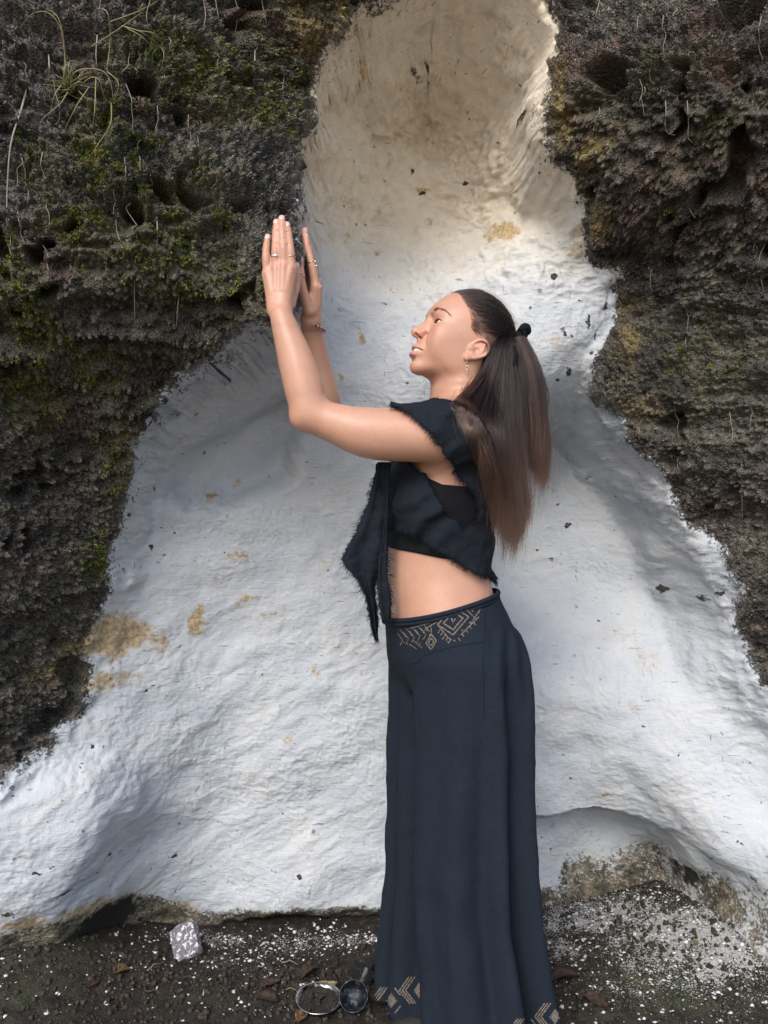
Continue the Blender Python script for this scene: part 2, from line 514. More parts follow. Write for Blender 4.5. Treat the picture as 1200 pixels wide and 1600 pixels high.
# layering, ledges and hollows of the bare rock
warp = np.stack([fbm(P, 4, 2, seed=21), fbm(P, 4, 2, seed=22), fbm(P, 4, 2, seed=23)], -1) * 0.05
Pw = P + warp
big = fbm(Pw, (2.6, 2.6, 5.0), 3, 0.5, seed=31)
led = fbm(Pw, (3.0, 3.0, 11.0), 3, 0.55, seed=37, kind='r') - 0.3
mid = fbm(Pw, 15, 3, 0.55, seed=41, kind='b')
f1a, f2a, ida = worley(P + 0.012 * np.stack([perlin(P, 40, 51), perlin(P, 40, 52), perlin(P, 40, 53)], -1), (36, 36, 44), 61)
f1b, f2b, idb = worley(P + warp * 0.3, (78, 78, 92), 67)
smoothpart = sstep(1.55, 1.15, xz[:, 1]) * 0.5 + sstep(0.5, 0.75, xz[:, 0]) * sstep(1.75, 1.45, xz[:, 1]) * 0.5   # right flank, low left: finer grain
smoothpart = np.clip(smoothpart, 0, 1)
hole = sstep(0.36, 0.62, fbm(Pw, (7, 7, 9), 3, 0.55, seed=71))
crumbs = (0.0155 - 0.004 * smoothpart) * (sstep(0.03, 0.42, f2b - f1b) * (0.35 + 0.9 * idb) - 0.45)
h_rock = 0.036 * big + 0.026 * led * (1 - 0.6 * smoothpart) + 0.013 * mid * (1 - 0.45 * smoothpart) \
    + (0.016 - 0.006 * smoothpart) * (0.55 - f1a) * (0.2 + 1.5 * ida) + 0.0095 * (0.5 - f1b) * (0.2 + 1.5 * idb) * 0.6 + crumbs - 0.085 * hole * (1 - 0.7 * smoothpart) \
    + 0.0034 * fbm(P, 130, 2, 0.7, seed=77)
# the plastered skin: broad swells, hand-smeared folds, small lumps
Pn = P + 0.02 * np.stack([fbm(P, 7, 2, seed=81), fbm(P, 7, 2, seed=82), fbm(P, 7, 2, seed=83)], -1)
upper = sstep(1.62, 1.85, xz[:, 1])
low = sstep(1.1, 0.75, xz[:, 1])
creas = fbm(Pn, (16, 16, 26), 3, 0.55, seed=91, kind='r')
ang = math.radians(28)
Pd = np.stack([Pn[:, 0] * math.cos(ang) + Pn[:, 2] * math.sin(ang), Pn[:, 1], -Pn[:, 0] * math.sin(ang) + Pn[:, 2] * math.cos(ang)], -1)
patch = sstep(-.35, .45, fbm(P, 4.5, 3, 0.6, seed=94)) * 1.2
smear = fbm(Pd, (11, 16, 34), 3, 0.6, seed=95)
h_white = 0.016 * fbm(Pn, (3.2, 3.2, 4.0), 2, 0.5, seed=85) + 0.0045 * fbm(Pn, 11, 3, 0.55, seed=88) \
    + (0.0009 + 0.0085 * upper + 0.0010 * low) * patch * creas + (0.0007 + 0.0018 * low) * (1.2 - patch) * smear + 0.0012 * fbm(Pn, 60, 3, 0.65, seed=97, kind='r') * (0.4 + patch) + 0.0024 * upper * fbm(Pn, 34, 3, 0.6, seed=98) + (0.004 + .002 * low) * fbm(Pd, (5, 8, 11), 2, 0.5, seed=93)
edgelump = np.exp(-(sd / 0.05) ** 2)
h_white = h_white + (0.009 - 0.006 * upper) * edgelump * fbm(P, 26, 3, 0.6, seed=99)
h = h_rock * rockw + h_white * (1 - rockw)
V0 = P
nc = len(gx)
Qr = grid_quads(len(gz), nc)
# push along the smooth surface's normal (towards the open side)
Pg = P.reshape(len(gz), nc, 3)
du = np.gradient(Pg[:, :, 1], axis=1) / np.gradient(GX, axis=1)
dv = np.gradient(Pg[:, :, 1], axis=0) / np.gradient(GZ, axis=0)
for _ in range(3):
    for A in (du, dv):
        A[1:-1, 1:-1] = (A[1:-1, 1:-1] * 2 + A[:-2, 1:-1] + A[2:, 1:-1] + A[1:-1, :-2] + A[1:-1, 2:]) / 6
du = np.clip(du, -1.6, 1.6); dv = np.clip(dv, -1.6, 1.6)
Nr = np.stack([du, -np.ones_like(du), dv], -1).reshape(-1, 3)
Nr /= np.linalg.norm(Nr, axis=1, keepdims=True)
calm = np.exp(-(((xz[:, 0] + 0.20) / 0.12) ** 2 + ((xz[:, 1] - 1.70) / 0.16) ** 2))     # where the hands lie the stone is flatter
h = h * (1 - 0.55 * calm)
VR = P + Nr * h[:, None]
def rock_depth_at(x, z):
    """distance of the finished wall at world x, z (nearest grid vertex)"""
    i = np.searchsorted(gz, z); j = np.searchsorted(gx, x)
    return float(VR[min(i, len(gz) - 1) * nc + min(j, nc - 1), 1])
def rock_point(px, py, lift=0.0):
    """where the sight line through a pixel meets the finished wall"""
    best = None
    for Dd in np.arange(1.3, 2.5, 0.004):
        w = W(px, py, Dd)
        if rock_depth_at(w[0], w[2]) <= Dd:
            return W(px, py, Dd - lift)
    return W(px, py, 2.2)

# masks that the material reads
wx = xz[:, 0] + 0.016 * fbm(P, 17, 2, 0.6, seed=121) + 0.012 * fbm(P, 60, 3, 0.7, seed=122)
wz_ = xz[:, 1] + 0.016 * fbm(P, 17, 2, 0.6, seed=123) + 0.012 * fbm(P, 60, 3, 0.7, seed=124)
def blobs(rows, warp=1.0):
    m = np.zeros(len(xz), f32); X_ = xz[:, 0] * (1 - warp) + wx * warp; Z_ = xz[:, 1] * (1 - warp) + wz_ * warp
    for px, py, D_, rx, ry, s in rows:
        c = W(px, py, D_)
        m = np.maximum(m, s * np.exp(-(((X_ - c[0]) / (rx * D_ / F_PX)) ** 2 + ((Z_ - c[2]) / (ry * D_ / F_PX)) ** 2)))
    return m
moss = blobs([(330,110,1.63,150,70,.9),(180,240,1.6,60,90,1.0),(130,350,1.6,60,60,.8),(250,350,1.62,120,130,.62),(30,470,1.6,50,80,1.0),(20,600,1.65,40,70,1.0),
 (370,440,1.7,70,60,.5),(120,560,1.65,60,40,.7),(260,650,1.85,60,50,.6),(190,720,1.92,40,50,.8),(160,880,1.97,30,50,.7),(60,250,1.57,40,50,.6),(430,120,1.8,60,70,.7),
 (1010,120,1.75,110,60,.3),(1120,200,1.7,60,40,.35),(1100,560,1.93,90,120,.4),(980,180,1.8,60,40,.25),(1060,330,1.9,60,40,.3)])
yellow = blobs([(480,50,1.85,32,42,1.0),(520,20,1.82,50,18,1.0),(875,170,1.87,10,60,1.0),(880,210,1.89,16,30,1.0),(915,250,1.92,20,22,.9),(932,355,2.03,14,16,.9),(985,545,2.05,16,40,.75),
 (985,470,2.05,12,20,.5),(200,695,1.9,10,24,.8),(130,1020,1.98,26,16,.7),(90,1050,1.96,30,20,.5),(340,180,1.66,14,10,.6),(150,265,1.6,8,50,.8),(1000,640,2.03,30,20,.4)])
red = blobs([(80,370,1.6,80,40,.9),(60,400,1.6,70,60,.9),(120,60,1.55,50,70,.7),(230,150,1.6,110,35,.8),(400,170,1.7,70,22,.8),(60,640,1.68,40,50,.8),(20,870,1.78,30,30,.7),(420,10,1.7,150,22,.9),
 (1050,60,1.7,170,30,.9),(1130,110,1.68,90,40,.9),(1120,300,1.8,90,60,.6),(1000,330,1.95,110,60,.5),(910,100,1.8,40,60,.7),(1160,790,1.9,40,30,.5)])
grey = blobs([(60,130,1.55,70,120,.8),(20,300,1.55,40,120,.8),(240,430,1.65,40,30,.5),(350,560,1.75,60,40,.35),(1080,480,1.9,110,80,.5),(1160,640,1.9,60,120,.4),(1040,100,1.72,60,30,.5),(100,500,1.62,40,70,.6)])
ochre = blobs([(600,255,2.2,7,5,.6),(720,215,2.2,9,5,.5),(565,120,2.1,9,5,.6),(505,270,2.1,8,6,.5),(790,110,2.1,7,5,.5),(530,590,2.2,6,9,.55),(680,315,2.2,10,6,.5),(770,560,2.2,5,8,.4),(620,440,2.2,6,5,.5),(470,560,2.15,5,7,.45),(330,905,2.2,8,10,.5),(420,960,2.25,16,8,.5),(500,880,2.26,5,9,.45),(300,1090,2.2,20,9,.4),(540,1210,2.28,7,6,.4),(380,1230,2.26,9,5,.35),(960,560,2.07,8,6,.5),(1000,1110,2.15,22,10,.35),(890,1000,2.28,24,14,.25),(185,995,2.08,52,36,.85),(305,968,2.2,13,26,1.0),(240,1010,2.1,20,20,.5),(165,1065,2.05,60,22,.55),(385,935,2.22,26,9,.55),(370,870,2.2,26,9,.5),(310,775,2.1,14,9,.6),(358,752,2.15,7,16,.5),
 (800,340,2.12,24,20,.85),(668,256,2.15,14,8,.8),(560,518,2.17,8,16,.75),(540,210,2.06,20,8,.35),(480,210,2.03,22,26,.45),(575,85,2.0,12,10,.5),(620,290,2.14,50,18,.3),(700,190,2.08,60,14,.25),
 (860,540,2.12,12,16,.4),(895,395,2.09,16,12,.5),(905,360,2.05,18,20,.4),(260,1440,2.24,50,26,.9),(330,1470,2.27,80,26,.95),(470,1455,2.28,60,22,.6),(560,1450,2.3,90,26,.7),(430,1330,2.27,10,8,.4),
 (440,960,2.25,10,30,.35),(490,1050,2.26,10,12,.45),(450,1160,2.26,8,10,.5),(1020,1040,2.2,44,40,.34),(990,1010,2.2,60,30,.3),(1060,1140,2.15,30,20,.25),(940,1270,2.26,20,10,.6),(950,1250,2.2,14,10,.5),
 (760,160,2.06,50,40,.2),(720,60,2.0,60,30,.25),(650,200,2.1,40,40,.2),(590,360,2.15,12,10,.5),(540,330,2.1,10,8,.5),(130,1440,2.05,60,40,.8),(60,1420,2.0,30,24,.7),(820,640,2.2,60,30,.2),(960,700,2.25,50,30,.22)])
dark = blobs([(160,1440,2.1,40,30,1.0),(212,1435,2.24,5,16,.95),(1000,1390,2.25,40,18,.5),(1080,1370,2.23,30,26,.6),(100,1270,2.0,40,12,.35),(170,1330,2.07,40,24,.4)])  # black painted in for the shade of the hole at lower left
base_dirt = sstep(0.09, -0.02, xz[:, 1] - 0.13 * sstep(-0.5, -0.8, xz[:, 0])) + \
    0.62 * sstep(0.24, 0.03, xz[:, 1] - 0.12 * sstep(0.35, 1.0, xz[:, 0])) * sstep(0.42, 0.55, xz[:, 0])
flake = blobs([(845,265,2.0,5,4,1),(815,190,2.05,6,5,1),(795,185,2.05,3,3,1),(742,228,2.1,7,6,1),(648,206,2.1,4,9,1),(668,258,2.15,8,4,1),(575,175,2.06,4,4,1),(605,150,2.05,4,3,.9),(535,288,2.1,4,4,1),(550,210,2.06,4,4,1),(622,307,2.15,4,3,1),
 (870,60,1.9,5,5,.8),(812,47,1.93,12,2,.9),(838,48,1.93,6,2,.9),(680,25,1.93,7,5,.9),(670,15,1.92,10,4,.8),(650,28,1.93,16,5,.8),(725,28,1.94,4,2,.9),(700,253,2.12,4,6,.7),(755,250,2.1,3,3,.9),(855,210,1.95,5,10,.8),(863,222,1.95,4,8,.8),(872,236,1.95,5,10,.8),
 (820,307,2.1,4,4,1),(870,332,2.08,5,3,.8),(895,330,2.05,8,3,.8),(905,290,2.0,5,5,.7),(862,437,2.1,7,8,.9),(868,452,2.1,4,8,.8),(878,525,2.1,6,5,1),(892,527,2.1,5,3,.9),(890,576,2.12,7,9,.9),(868,590,2.14,5,3,1),(848,548,2.13,5,4,.7),(845,530,2.13,3,3,.7),
 (920,500,2.07,6,18,.8),(935,520,2.07,4,16,.8),(905,470,2.08,10,5,.8),(945,480,2.07,6,14,.8),(930,545,2.07,5,10,.8),(900,450,2.08,6,4,.6),(620,536,2.2,2.5,2.5,1),(478,724,2.22,4,3,1),(355,592,2.12,9,2.2,.95),(366,600,2.13,4,6,.95),(250,640,2.06,3,4,.9),(262,625,2.06,4,2,.8),(330,682,2.08,3,3,.9),
 (335,697,2.1,4,2,.8),(280,680,2.07,3,3,.7),(205,803,2.03,4,4,.9),(268,830,2.12,8,3,.9),(262,822,2.12,3,3,.9),(228,855,2.08,5,8,.8),(248,870,2.1,5,4,.8),(190,893,2.02,5,6,.9),(244,826,2.1,2.5,2.5,1),(410,738,2.2,2,2,.9),(945,740,2.27,4,4,.9),(900,790,2.28,3,8,.8),(912,822,2.28,8,4,1),(960,826,2.26,4,2,.8),
 (863,867,2.28,4,5,1),(925,910,2.28,2,14,1),(980,775,2.25,7,2.5,.8),(1085,830,2.12,2.5,12,.9),(1026,913,2.2,3,6,.8),(1057,924,2.2,4,8,1),(1100,935,2.12,10,8,.8),(1110,925,2.12,5,10,.8),(853,984,2.28,3,2,1),(1010,920,2.2,4,3,.7),(890,1220,2.26,5,3,.9),(843,1262,2.27,2.5,3,.9),(855,1330,2.28,5,2.5,1),(848,1340,2.28,4,3,.8),
 (872,1348,2.28,4,3,1),(870,1335,2.28,3,2,.9),(890,1344,2.28,5,2,.7),(640,1480,2.3,4,4,.6),(432,1363,2.27,5,3,1),(424,1363,2.27,2.5,3,1),(379,1383,2.27,2.5,2.5,1),(467,1371,2.28,9,3,1),(262,1350,2.2,8,3,1),(265,1345,2.2,4,6,.8),(275,1290,2.22,6,3,.9),(310,1287,2.22,5,2,.8),(225,1080,2.12,6,3,.8),(235,1078,2.12,3,4,.9),
 (90,1330,2.02,16,4,.9),(60,1310,1.98,7,6,.7),(115,1320,2.03,10,3,.8),(130,1365,2.05,18,5,.9),(40,1400,1.97,20,9,.8),(175,1330,2.07,5,6,.8),(20,1290,1.94,10,5,.7),(15,1260,1.92,8,3,.8),(35,1235,1.93,5,4,.8),(70,1235,1.97,7,4,.7),(104,1270,2.0,4,3,.8),(140,1172,2.02,6,4,.8),(410,1055,2.25,4,9,.7),(372,1110,2.24,3,6,.6),(440,1275,2.27,3,3,.9),
 (1120,1360,2.05,10,6,.8),(1150,1310,2.04,14,5,.7),(1170,1370,2.03,9,12,.8),(1190,1330,2.02,9,6,.8),(1060,1320,2.15,6,4,.7),(1130,1400,2.06,6,12,.8),(1090,1350,2.15,5,5,.7),(1150,1240,2.05,12,4,.6),(1180,1200,2.03,12,4,.7),(1120,1140,2.1,9,3,.6),(1060,1290,2.15,14,3,.7)], 0.45)
tan = sstep(1.66, 2.10, xz[:, 1] + 0.05 * fbm(P, 5, 2, seed=111))  # tan plaster high up, partly standing in for warm bounce under the overhang
keep_n = sd[Qr].mean(1) > 0.0

def rock_material():
    M = Mat('cliff_rock_and_limewash', 0.8, 0.5)
    a = M.attr
    paint = a('paint')
    n_f = M.noise(160, 4, 0.65); n_m = M.noise(38, 4, 0.6); n_l = M.noise(7, 4, 0.6); n_s = M.noise(420, 2, 0.6)
    # dark conglomerate
    rock = M.ramp(n_m, [(0.25, (0.016, 0.015, 0.014)), (0.45, (0.058, 0.053, 0.045)), (0.60, (0.125, 0.113, 0.094)), (0.78, (0.29, 0.265, 0.225))])
    rock = M.mix(0.75, rock, M.mix(1.0, rock, M.ramp(a('crumb'), [(0.0, (0.35, 0.34, 0.33)), (0.55, (1.0, 0.97, 0.92)), (0.85, (1.9, 1.75, 1.55)), (1.0, (3.2, 2.9, 2.5))]), 'MULTIPLY'))
    rock = M.mix(M.step(n_f, 0.40, 0.75), rock, M.mix(0.5, rock, (0.24, 0.20, 0.155)))
    rock = M.mix(M.math('MULTIPLY', a('red'), M.step(n_m, 0.30, 0.62)), rock, M.ramp(n_f, [(0.3, (0.045, 0.018, 0.016)), (0.7, (0.22, 0.095, 0.075))]))
    rock = M.mix(M.math('MULTIPLY', a('grey'), M.step(n_m, 0.40, 0.65)), rock, M.ramp(n_f, [(0.3, (0.05, 0.055, 0.062)), (0.7, (0.24, 0.25, 0.27))]))
    mfac = M.math('MULTIPLY', M.math('MINIMUM', M.math('MULTIPLY', a('moss'), 1.4), 1.0), M.step(M.noise(62, 4, 0.7), 0.38, 0.56))
    rock = M.mix(mfac, rock, M.ramp(M.noise(230, 3, 0.6), [(0.3, (0.022, 0.027, 0.012)), (0.50, (0.088, 0.090, 0.028)), (0.72, (0.30, 0.27, 0.07))]))
    yfac = M.math('MULTIPLY', a('yellow'), M.step(M.noise(48, 4, 0.7), 0.30, 0.52))
    rock = M.mix(yfac, rock, M.ramp(n_f, [(0.3, (0.16, 0.10, 0.03)), (0.7, (0.52, 0.40, 0.13))]))
    rock = M.mix(M.math('MULTIPLY', M.step(M.noise(6.5, 4, 0.65), 0.50, 0.60), 0.62), rock, (0.012, 0.012, 0.013))
    # splashes of paint on the stone near the edge
    pale = M.step(M.math('ADD', M.voro(95, out='Distance'), M.math('MULTIPLY', n_f, 0.5)), 0.43, 0.36)
    rock = M.mix(M.math('MULTIPLY', pale, M.math('ADD', 0.16, M.math('MULTIPLY', M.step(paint, -0.13, -0.005), 0.84))), rock, (0.48, 0.46, 0.42))
    # limewash
    white = M.ramp(n_l, [(0.28, (0.45, 0.485, 0.53)), (0.55, (0.515, 0.54, 0.57)), (0.8, (0.585, 0.585, 0.575))])
    white = M.mix(M.math('MULTIPLY', a('tan'), M.math('ADD', 0.70, M.math('MULTIPLY', n_l, 0.5))), white, M.ramp(n_m, [(0.3, (0.66, 0.575, 0.45)), (0.7, (0.79, 0.70, 0.565))]))  # upper tan lighter than the wash, painted to offset the dome's shade
    up_st = M.math('MULTIPLY', a('tan'), M.step(M.noise(13, 5, 0.72), 0.54, 0.68))
    white = M.mix(M.math('MULTIPLY', up_st, 0.40), white, M.ramp(M.noise(60, 4, 0.65), [(0.3, (0.25, 0.175, 0.095)), (0.7, (0.48, 0.375, 0.24))]))
    ofac = M.step(M.math('MULTIPLY', a('ochre'), M.math('ADD', 0.2, M.math('MULTIPLY', M.noise(38, 6, 0.75), 1.7))), 0.24, 0.58)
    white = M.mix(M.math('MULTIPLY', ofac, 0.85), white, M.ramp(M.noise(90, 4, 0.65), [(0.3, (0.17, 0.105, 0.045)), (0.5, (0.42, 0.29, 0.13)), (0.75, (0.62, 0.50, 0.32))]))
    fade = M.step(M.noise(20, 3, 0.6), 0.58, 0.80)
    white = M.mix(M.math('MULTIPLY', fade, 0.28), white, (0.70, 0.58, 0.47))
    # brush bristles and straw stuck in the wash: thin dark streaks
    st = M.noise(30, 3, 0.5, vec=M.mapping((1, 1, 7), (0, 0.5, 0)), dist=0.6)
    st2 = M.noise(34, 3, 0.5, vec=M.mapping((6, 1, 1), (0, 0.35, 0)), dist=0.8)
    streak = M.math('MAXIMUM', M.step(st, 0.70, 0.735), M.step(st2, 0.715, 0.745))
    white = M.mix(M.math('MULTIPLY', streak, 0.55), white, (0.20, 0.17, 0.14))
    pits = M.math('MULTIPLY', M.step(M.math('ADD', M.voro(15), M.math('MULTIPLY', M.noise(75, 3, 0.7), 0.34)), 0.245, 0.215), M.step(M.noise(6, 3, 0.6), 0.50, 0.60))
    fl = M.noise(52, 2, 0.5, vec=M.mapping((1, 1, 1.6), (0, 0.6, 0)), dist=1.2)
    pits2 = M.math('MULTIPLY', M.step(fl, 0.735, 0.765), M.step(M.noise(8, 3, 0.6), 0.42, 0.58))
    fk = M.step(M.math('MULTIPLY', a('flake'), M.math('ADD', 0.35, M.noise(110, 4, 0.7))), 0.52, 0.66)
    pit = M.math('MAXIMUM', M.math('MAXIMUM', M.math('MULTIPLY', pits, 0.8), pits2), fk)
    white = M.mix(M.math('MULTIPLY', pit, 0.95), white, (0.035, 0.026, 0.02))
    # where paint is patchy: along its rim, low down, and dark blotches, painted hole shade among them
    cov = M.math('ADD', M.math('MULTIPLY', paint, M.math('SUBTRACT', 44.0, M.math('MULTIPLY', a('wear'), 30.0))), M.math('MULTIPLY', M.math('SUBTRACT', M.noise(120, 5, 0.75), 0.5), 3.0))
    cov = M.math('ADD', cov, M.math('MULTIPLY', M.math('SUBTRACT', M.noise(22, 3, 0.6), 0.5), 1.6))
    cov = M.math('SUBTRACT', cov, M.math('MULTIPLY', a('wear'), 1.5))
    cov = M.step(cov, -0.12, 0.16)
    dirt_f = M.math('MULTIPLY', a('dirt'), M.math('ADD', M.math('MULTIPLY', M.math('SUBTRACT', M.noise(11, 3, 0.6), 0.5), 1.5), M.math('ADD', -0.45, M.math('MULTIPLY', M.noise(95, 6, 0.8), 2.6))))
    dcol = M.mix(M.step(M.noise(24, 5, 0.7), 0.40, 0.66), M.ramp(n_f, [(0.3, (0.022, 0.019, 0.016)), (0.7, (0.10, 0.085, 0.062))]), M.ramp(n_f, [(0.3, (0.075, 0.064, 0.042)), (0.7, (0.33, 0.285, 0.195))]))
    chip = M.math('MULTIPLY', M.step(M.noise(135, 5, 0.75), 0.57, 0.62), M.step(M.noise(18, 3, 0.6), 0.40, 0.60))
    dcol = M.mix(M.math('MULTIPLY', chip, 0.85), dcol, (0.60, 0.60, 0.58))
    white = M.mix(M.math('MULTIPLY', a('dirt'), 0.35), white, (0.33, 0.32, 0.27))
    white = M.mix(M.step(dirt_f, 0.36, 0.56), white, dcol)
    dk = M.step(M.math('MULTIPLY', a('dark'), M.math('ADD', 0.3, M.math('MULTIPLY', n_m, 1.5))), 0.38, 0.6)
    white = M.mix(dk, white, (0.022, 0.02, 0.017))
    M.color(M.mix(cov, rock, white))
    wet = M.ramp(M.noise(30, 4, 0.65), [(0.42, 0.60), (0.58, 0.20)])
    M.rough(M.mix(cov, wet, (0.88, 0.88, 0.88)))
    M.set(Specular_IOR_Level=M.math('SUBTRACT', 0.75, M.math('MULTIPLY', cov, 0.5)))
    # fine relief
    hr = M.math('ADD', M.math('MULTIPLY', n_f, 0.9), M.math('MULTIPLY', M.voro(190), -0.7))
    hw = M.math('ADD', M.math('MULTIPLY', M.noise(90, 5, 0.6), 0.30), M.math('MULTIPLY', st, 0.16))
    hw = M.math('SUBTRACT', hw, M.math('MULTIPLY', pit, 0.8))
    hw = M.math('SUBTRACT', hw, M.math('MULTIPLY', streak, 0.2))
    hh = M.n('ShaderNodeMix', data_type='FLOAT')
    M.l(cov, hh.inputs[0]); M.l(hr, hh.inputs[2]); M.l(M.math('ADD', hw, 0.35), hh.inputs[3])
    M.bump(hh.outputs[0], 1.0, 0.011)
    return M.m
M_ROCK = rock_material()
wear = blobs([(930,440,2.08,40,60,.55),(950,600,2.07,40,50,.5),(20,1330,1.95,120,60,.36),(90,1200,2.0,80,50,.45),(1170,1350,2.03,60,120,.45),(1130,960,2.1,50,60,.3),(180,1100,2.05,60,60,.35),(100,1400,2.0,80,30,.5)])
masks = dict(paint=sd, moss=moss, yellow=yellow, red=red, grey=grey, ochre=ochre, dark=dark, crumb=idb, flake=flake, dirt=np.clip(base_dirt, 0, 1), tan=tan, wear=wear)
def part_of_wall(name, faces, **props):
    used = np.unique(faces)
    remap = np.full(len(VR), -1, np.int64); remap[used] = np.arange(len(used))
    me = mesh_np(name, VR[used], remap[faces])
    for k, v in masks.items(): attr(me, k, v[used])
    return link(name, me, M_ROCK, **props)
Qr = Qr[:, ::-1]
part_of_wall('rock_cliff', Qr[~keep_n], kind='structure', label='dark mossy conglomerate cliff around the white niche', category='cliff')
part_of_wall('whitewashed_niche', Qr[keep_n], kind='structure', label='white limewashed hollow in the dark rock', category='niche')
# ------------------------------------------------------------------ the ground
ggx = _axis(-1.15, 1.15, 0.006, -60, 60)
ggy = _axis(1.35, 2.42, 0.006, -80, 12)
AX, AY = np.meshgrid(ggx, ggy)
gp = np.stack([AX.ravel(), AY.ravel(), np.zeros(AX.size)], -1).astype(f32)
def ground_base(x, y):
    near = np.exp(-((y - 2.0) / 1.2) ** 2)
    mound = 0.15 * sstep(0.28, 1.15, x) * sstep(1.55, 2.25, y) - 0.016 * sstep(2.0, 2.25, y)
    left = 0.17 * sstep(-0.50, -1.05, x) * sstep(1.55, 2.1, y)
    return (mound + left) * near
gz0 = ground_base(gp[:, 0], gp[:, 1])
nearw = np.exp(-((np.hypot(gp[:, 0], gp[:, 1] - 1.8)) / 2.5) ** 2)
gz0 = gz0 + nearw * (0.010 * fbm(gp, 6, 3, 0.55, seed=201) + 0.0045 * fbm(gp, 32, 3, 0.6, seed=203) + 0.0030 * np.maximum(fbm(gp, 85, 2, 0.6, seed=207), 0) * 1.5) \
    + (1 - nearw) * 0.06 * fbm(gp, 0.7, 3, 0.5, seed=209)
gp[:, 2] = gz0
def ground_at(x, y):
    i = min(np.searchsorted(ggy, y), len(ggy) - 1); j = min(np.searchsorted(ggx, x), len(ggx) - 1)
    return float(gp[i * len(ggx) + j, 2])
def ground_point(px, py):
    for Dd in np.arange(1.2, 2.6, 0.003):
        w = W(px, py, Dd)
        if ground_at(w[0], w[1]) >= w[2]: return np.array([w[0], w[1], ground_at(w[0], w[1])])
    return W(px, py, 2.2)
def ground_material():
    M = Mat('damp_soil', 0.9, 0.25)
    n = M.noise(30, 5, 0.65); nf = M.noise(190, 4, 0.65)
    col = M.ramp(n, [(0.28, (0.012, 0.010, 0.009)), (0.5, (0.030, 0.025, 0.021)), (0.75, (0.066, 0.053, 0.043))])
    col = M.mix(M.step(nf, 0.5, 0.75), col, M.mix(0.5, col, (0.13, 0.10, 0.08)))
    gr = M.math('MULTIPLY', M.attr('green'), M.step(M.noise(22, 4, 0.7), 0.38, 0.62))
    col = M.mix(gr, col, M.ramp(nf, [(0.3, (0.04, 0.05, 0.028)), (0.7, (0.13, 0.145, 0.08))]))
    col = M.mix(M.math('MULTIPLY', M.attr('path'), 0.95), col, M.ramp(n, [(0.3, (0.26, 0.21, 0.155)), (0.7, (0.42, 0.35, 0.26))]))  # pale unseen ground, added to bounce light up into the niche
    v = M.math('ADD', M.voro(105, vec=M.mapping((1, 1, 0.5))), M.math('MULTIPLY', M.noise(260, 3, 0.7), 0.9))
    v2 = M.math('ADD', M.voro(230), M.math('MULTIPLY', M.noise(300, 3, 0.7), 0.8))
    den = M.math('MULTIPLY', M.attr('fleck'), M.math('ADD', -0.35, M.math('ADD', M.math('MULTIPLY', M.noise(15, 4, 0.65), 1.3), M.math('MULTIPLY', M.noise(5, 3, 0.6), 1.3))))
    f = M.step(M.math('SUBTRACT', M.math('MULTIPLY', den, 0.95), v), -0.12, -0.04)
    f2 = M.step(M.math('SUBTRACT', M.math('MULTIPLY', den, 0.95), v2), -0.12, -0.03)
    f = M.math('MAXIMUM', f, f2)
    col = M.mix(M.math('MULTIPLY', f, 0.9), col, M.ramp(nf, [(0.3, (0.38, 0.37, 0.34)), (0.7, (0.72, 0.72, 0.70))]))
    M.color(col)
    M.bump(M.math('ADD', M.math('ADD', n, nf), M.math('MULTIPLY', f, 0.25)), 0.9, 0.010)
    return M.m
me = mesh_np('ground', gp, grid_quads(len(ggy), len(ggx)))
def gblob(px, py, rx, ry, s):
    c = ground_point(px, py)
    return s * np.exp(-(((gp[:, 0] - c[0]) / rx) ** 2 + ((gp[:, 1] - c[1]) / ry) ** 2))
fleck = np.zeros(len(gp), f32)
for row in [(370,1500,.20,.12,.66),(330,1470,.30,.07,.72),(480,1472,.25,.08,.76),(560,1466,.2,.06,.8),(150,1530,.22,.12,.36),(60,1520,.12,.14,.36),(950,1425,.28,.18,1.05),(900,1440,.15,.12,1.0),(1050,1470,.25,.25,1.0),
            (1150,1470,.25,.25,1.0),(880,1480,.14,.12,.85),(1000,1540,.22,.10,.72),(1130,1560,.2,.12,.65),(900,1560,.1,.1,.45),(400,1580,.12,.04,.45),(560,1490,.1,.05,.5)]:
    fleck = np.maximum(fleck, gblob(*row))
green = np.zeros(len(gp), f32)
for row in [(1080,1530,.25,.12,.9),(1000,1560,.2,.1,.7),(330,1560,.1,.06,.35),(1150,1480,.2,.2,.5),(30,1500,.15,.2,.6),(920,1480,.15,.1,.4)]:
    green = np.maximum(green, gblob(*row))
attr(me, 'path', sstep(1.25, 0.7, gp[:, 1] + 0.08 * perlin(gp, 3, 221)))  # invented pale zone out of view, a reflector for the wall
attr(me, 'fleck', fleck); attr(me, 'green', green)
link('ground', me, ground_material(), kind='structure')
# ------------------------------------------------------------------ the person
def rot_basis(fwd, up_hint=(0, 0, 1)):
    f = np.asarray(fwd, float); f /= np.linalg.norm(f)
    l = np.cross(up_hint, f); l /= np.linalg.norm(l)
    return f, l, np.cross(f, l)
HP, HY = math.radians(25), math.radians(16)
HF, HL, HU = rot_basis((-math.cos(HP) * math.cos(HY), -math.cos(HP) * math.sin(HY), math.sin(HP)))
HO = np.array([0.1825, 1.800, 1.533])             # midpoint between the ears
HR = np.stack([HF, HL, HU])                       # rows: head axes in the place
def h2w(p): return np.asarray(p) @ HR + HO
def w2h(p): return (np.asarray(p) - HO) @ HR.T
TY = math.radians(20)
TF = np.array([-math.cos(TY), -math.sin(TY), 0]); TL = np.cross((0, 0, 1), TF)   # torso facing and left
BY = 1.80

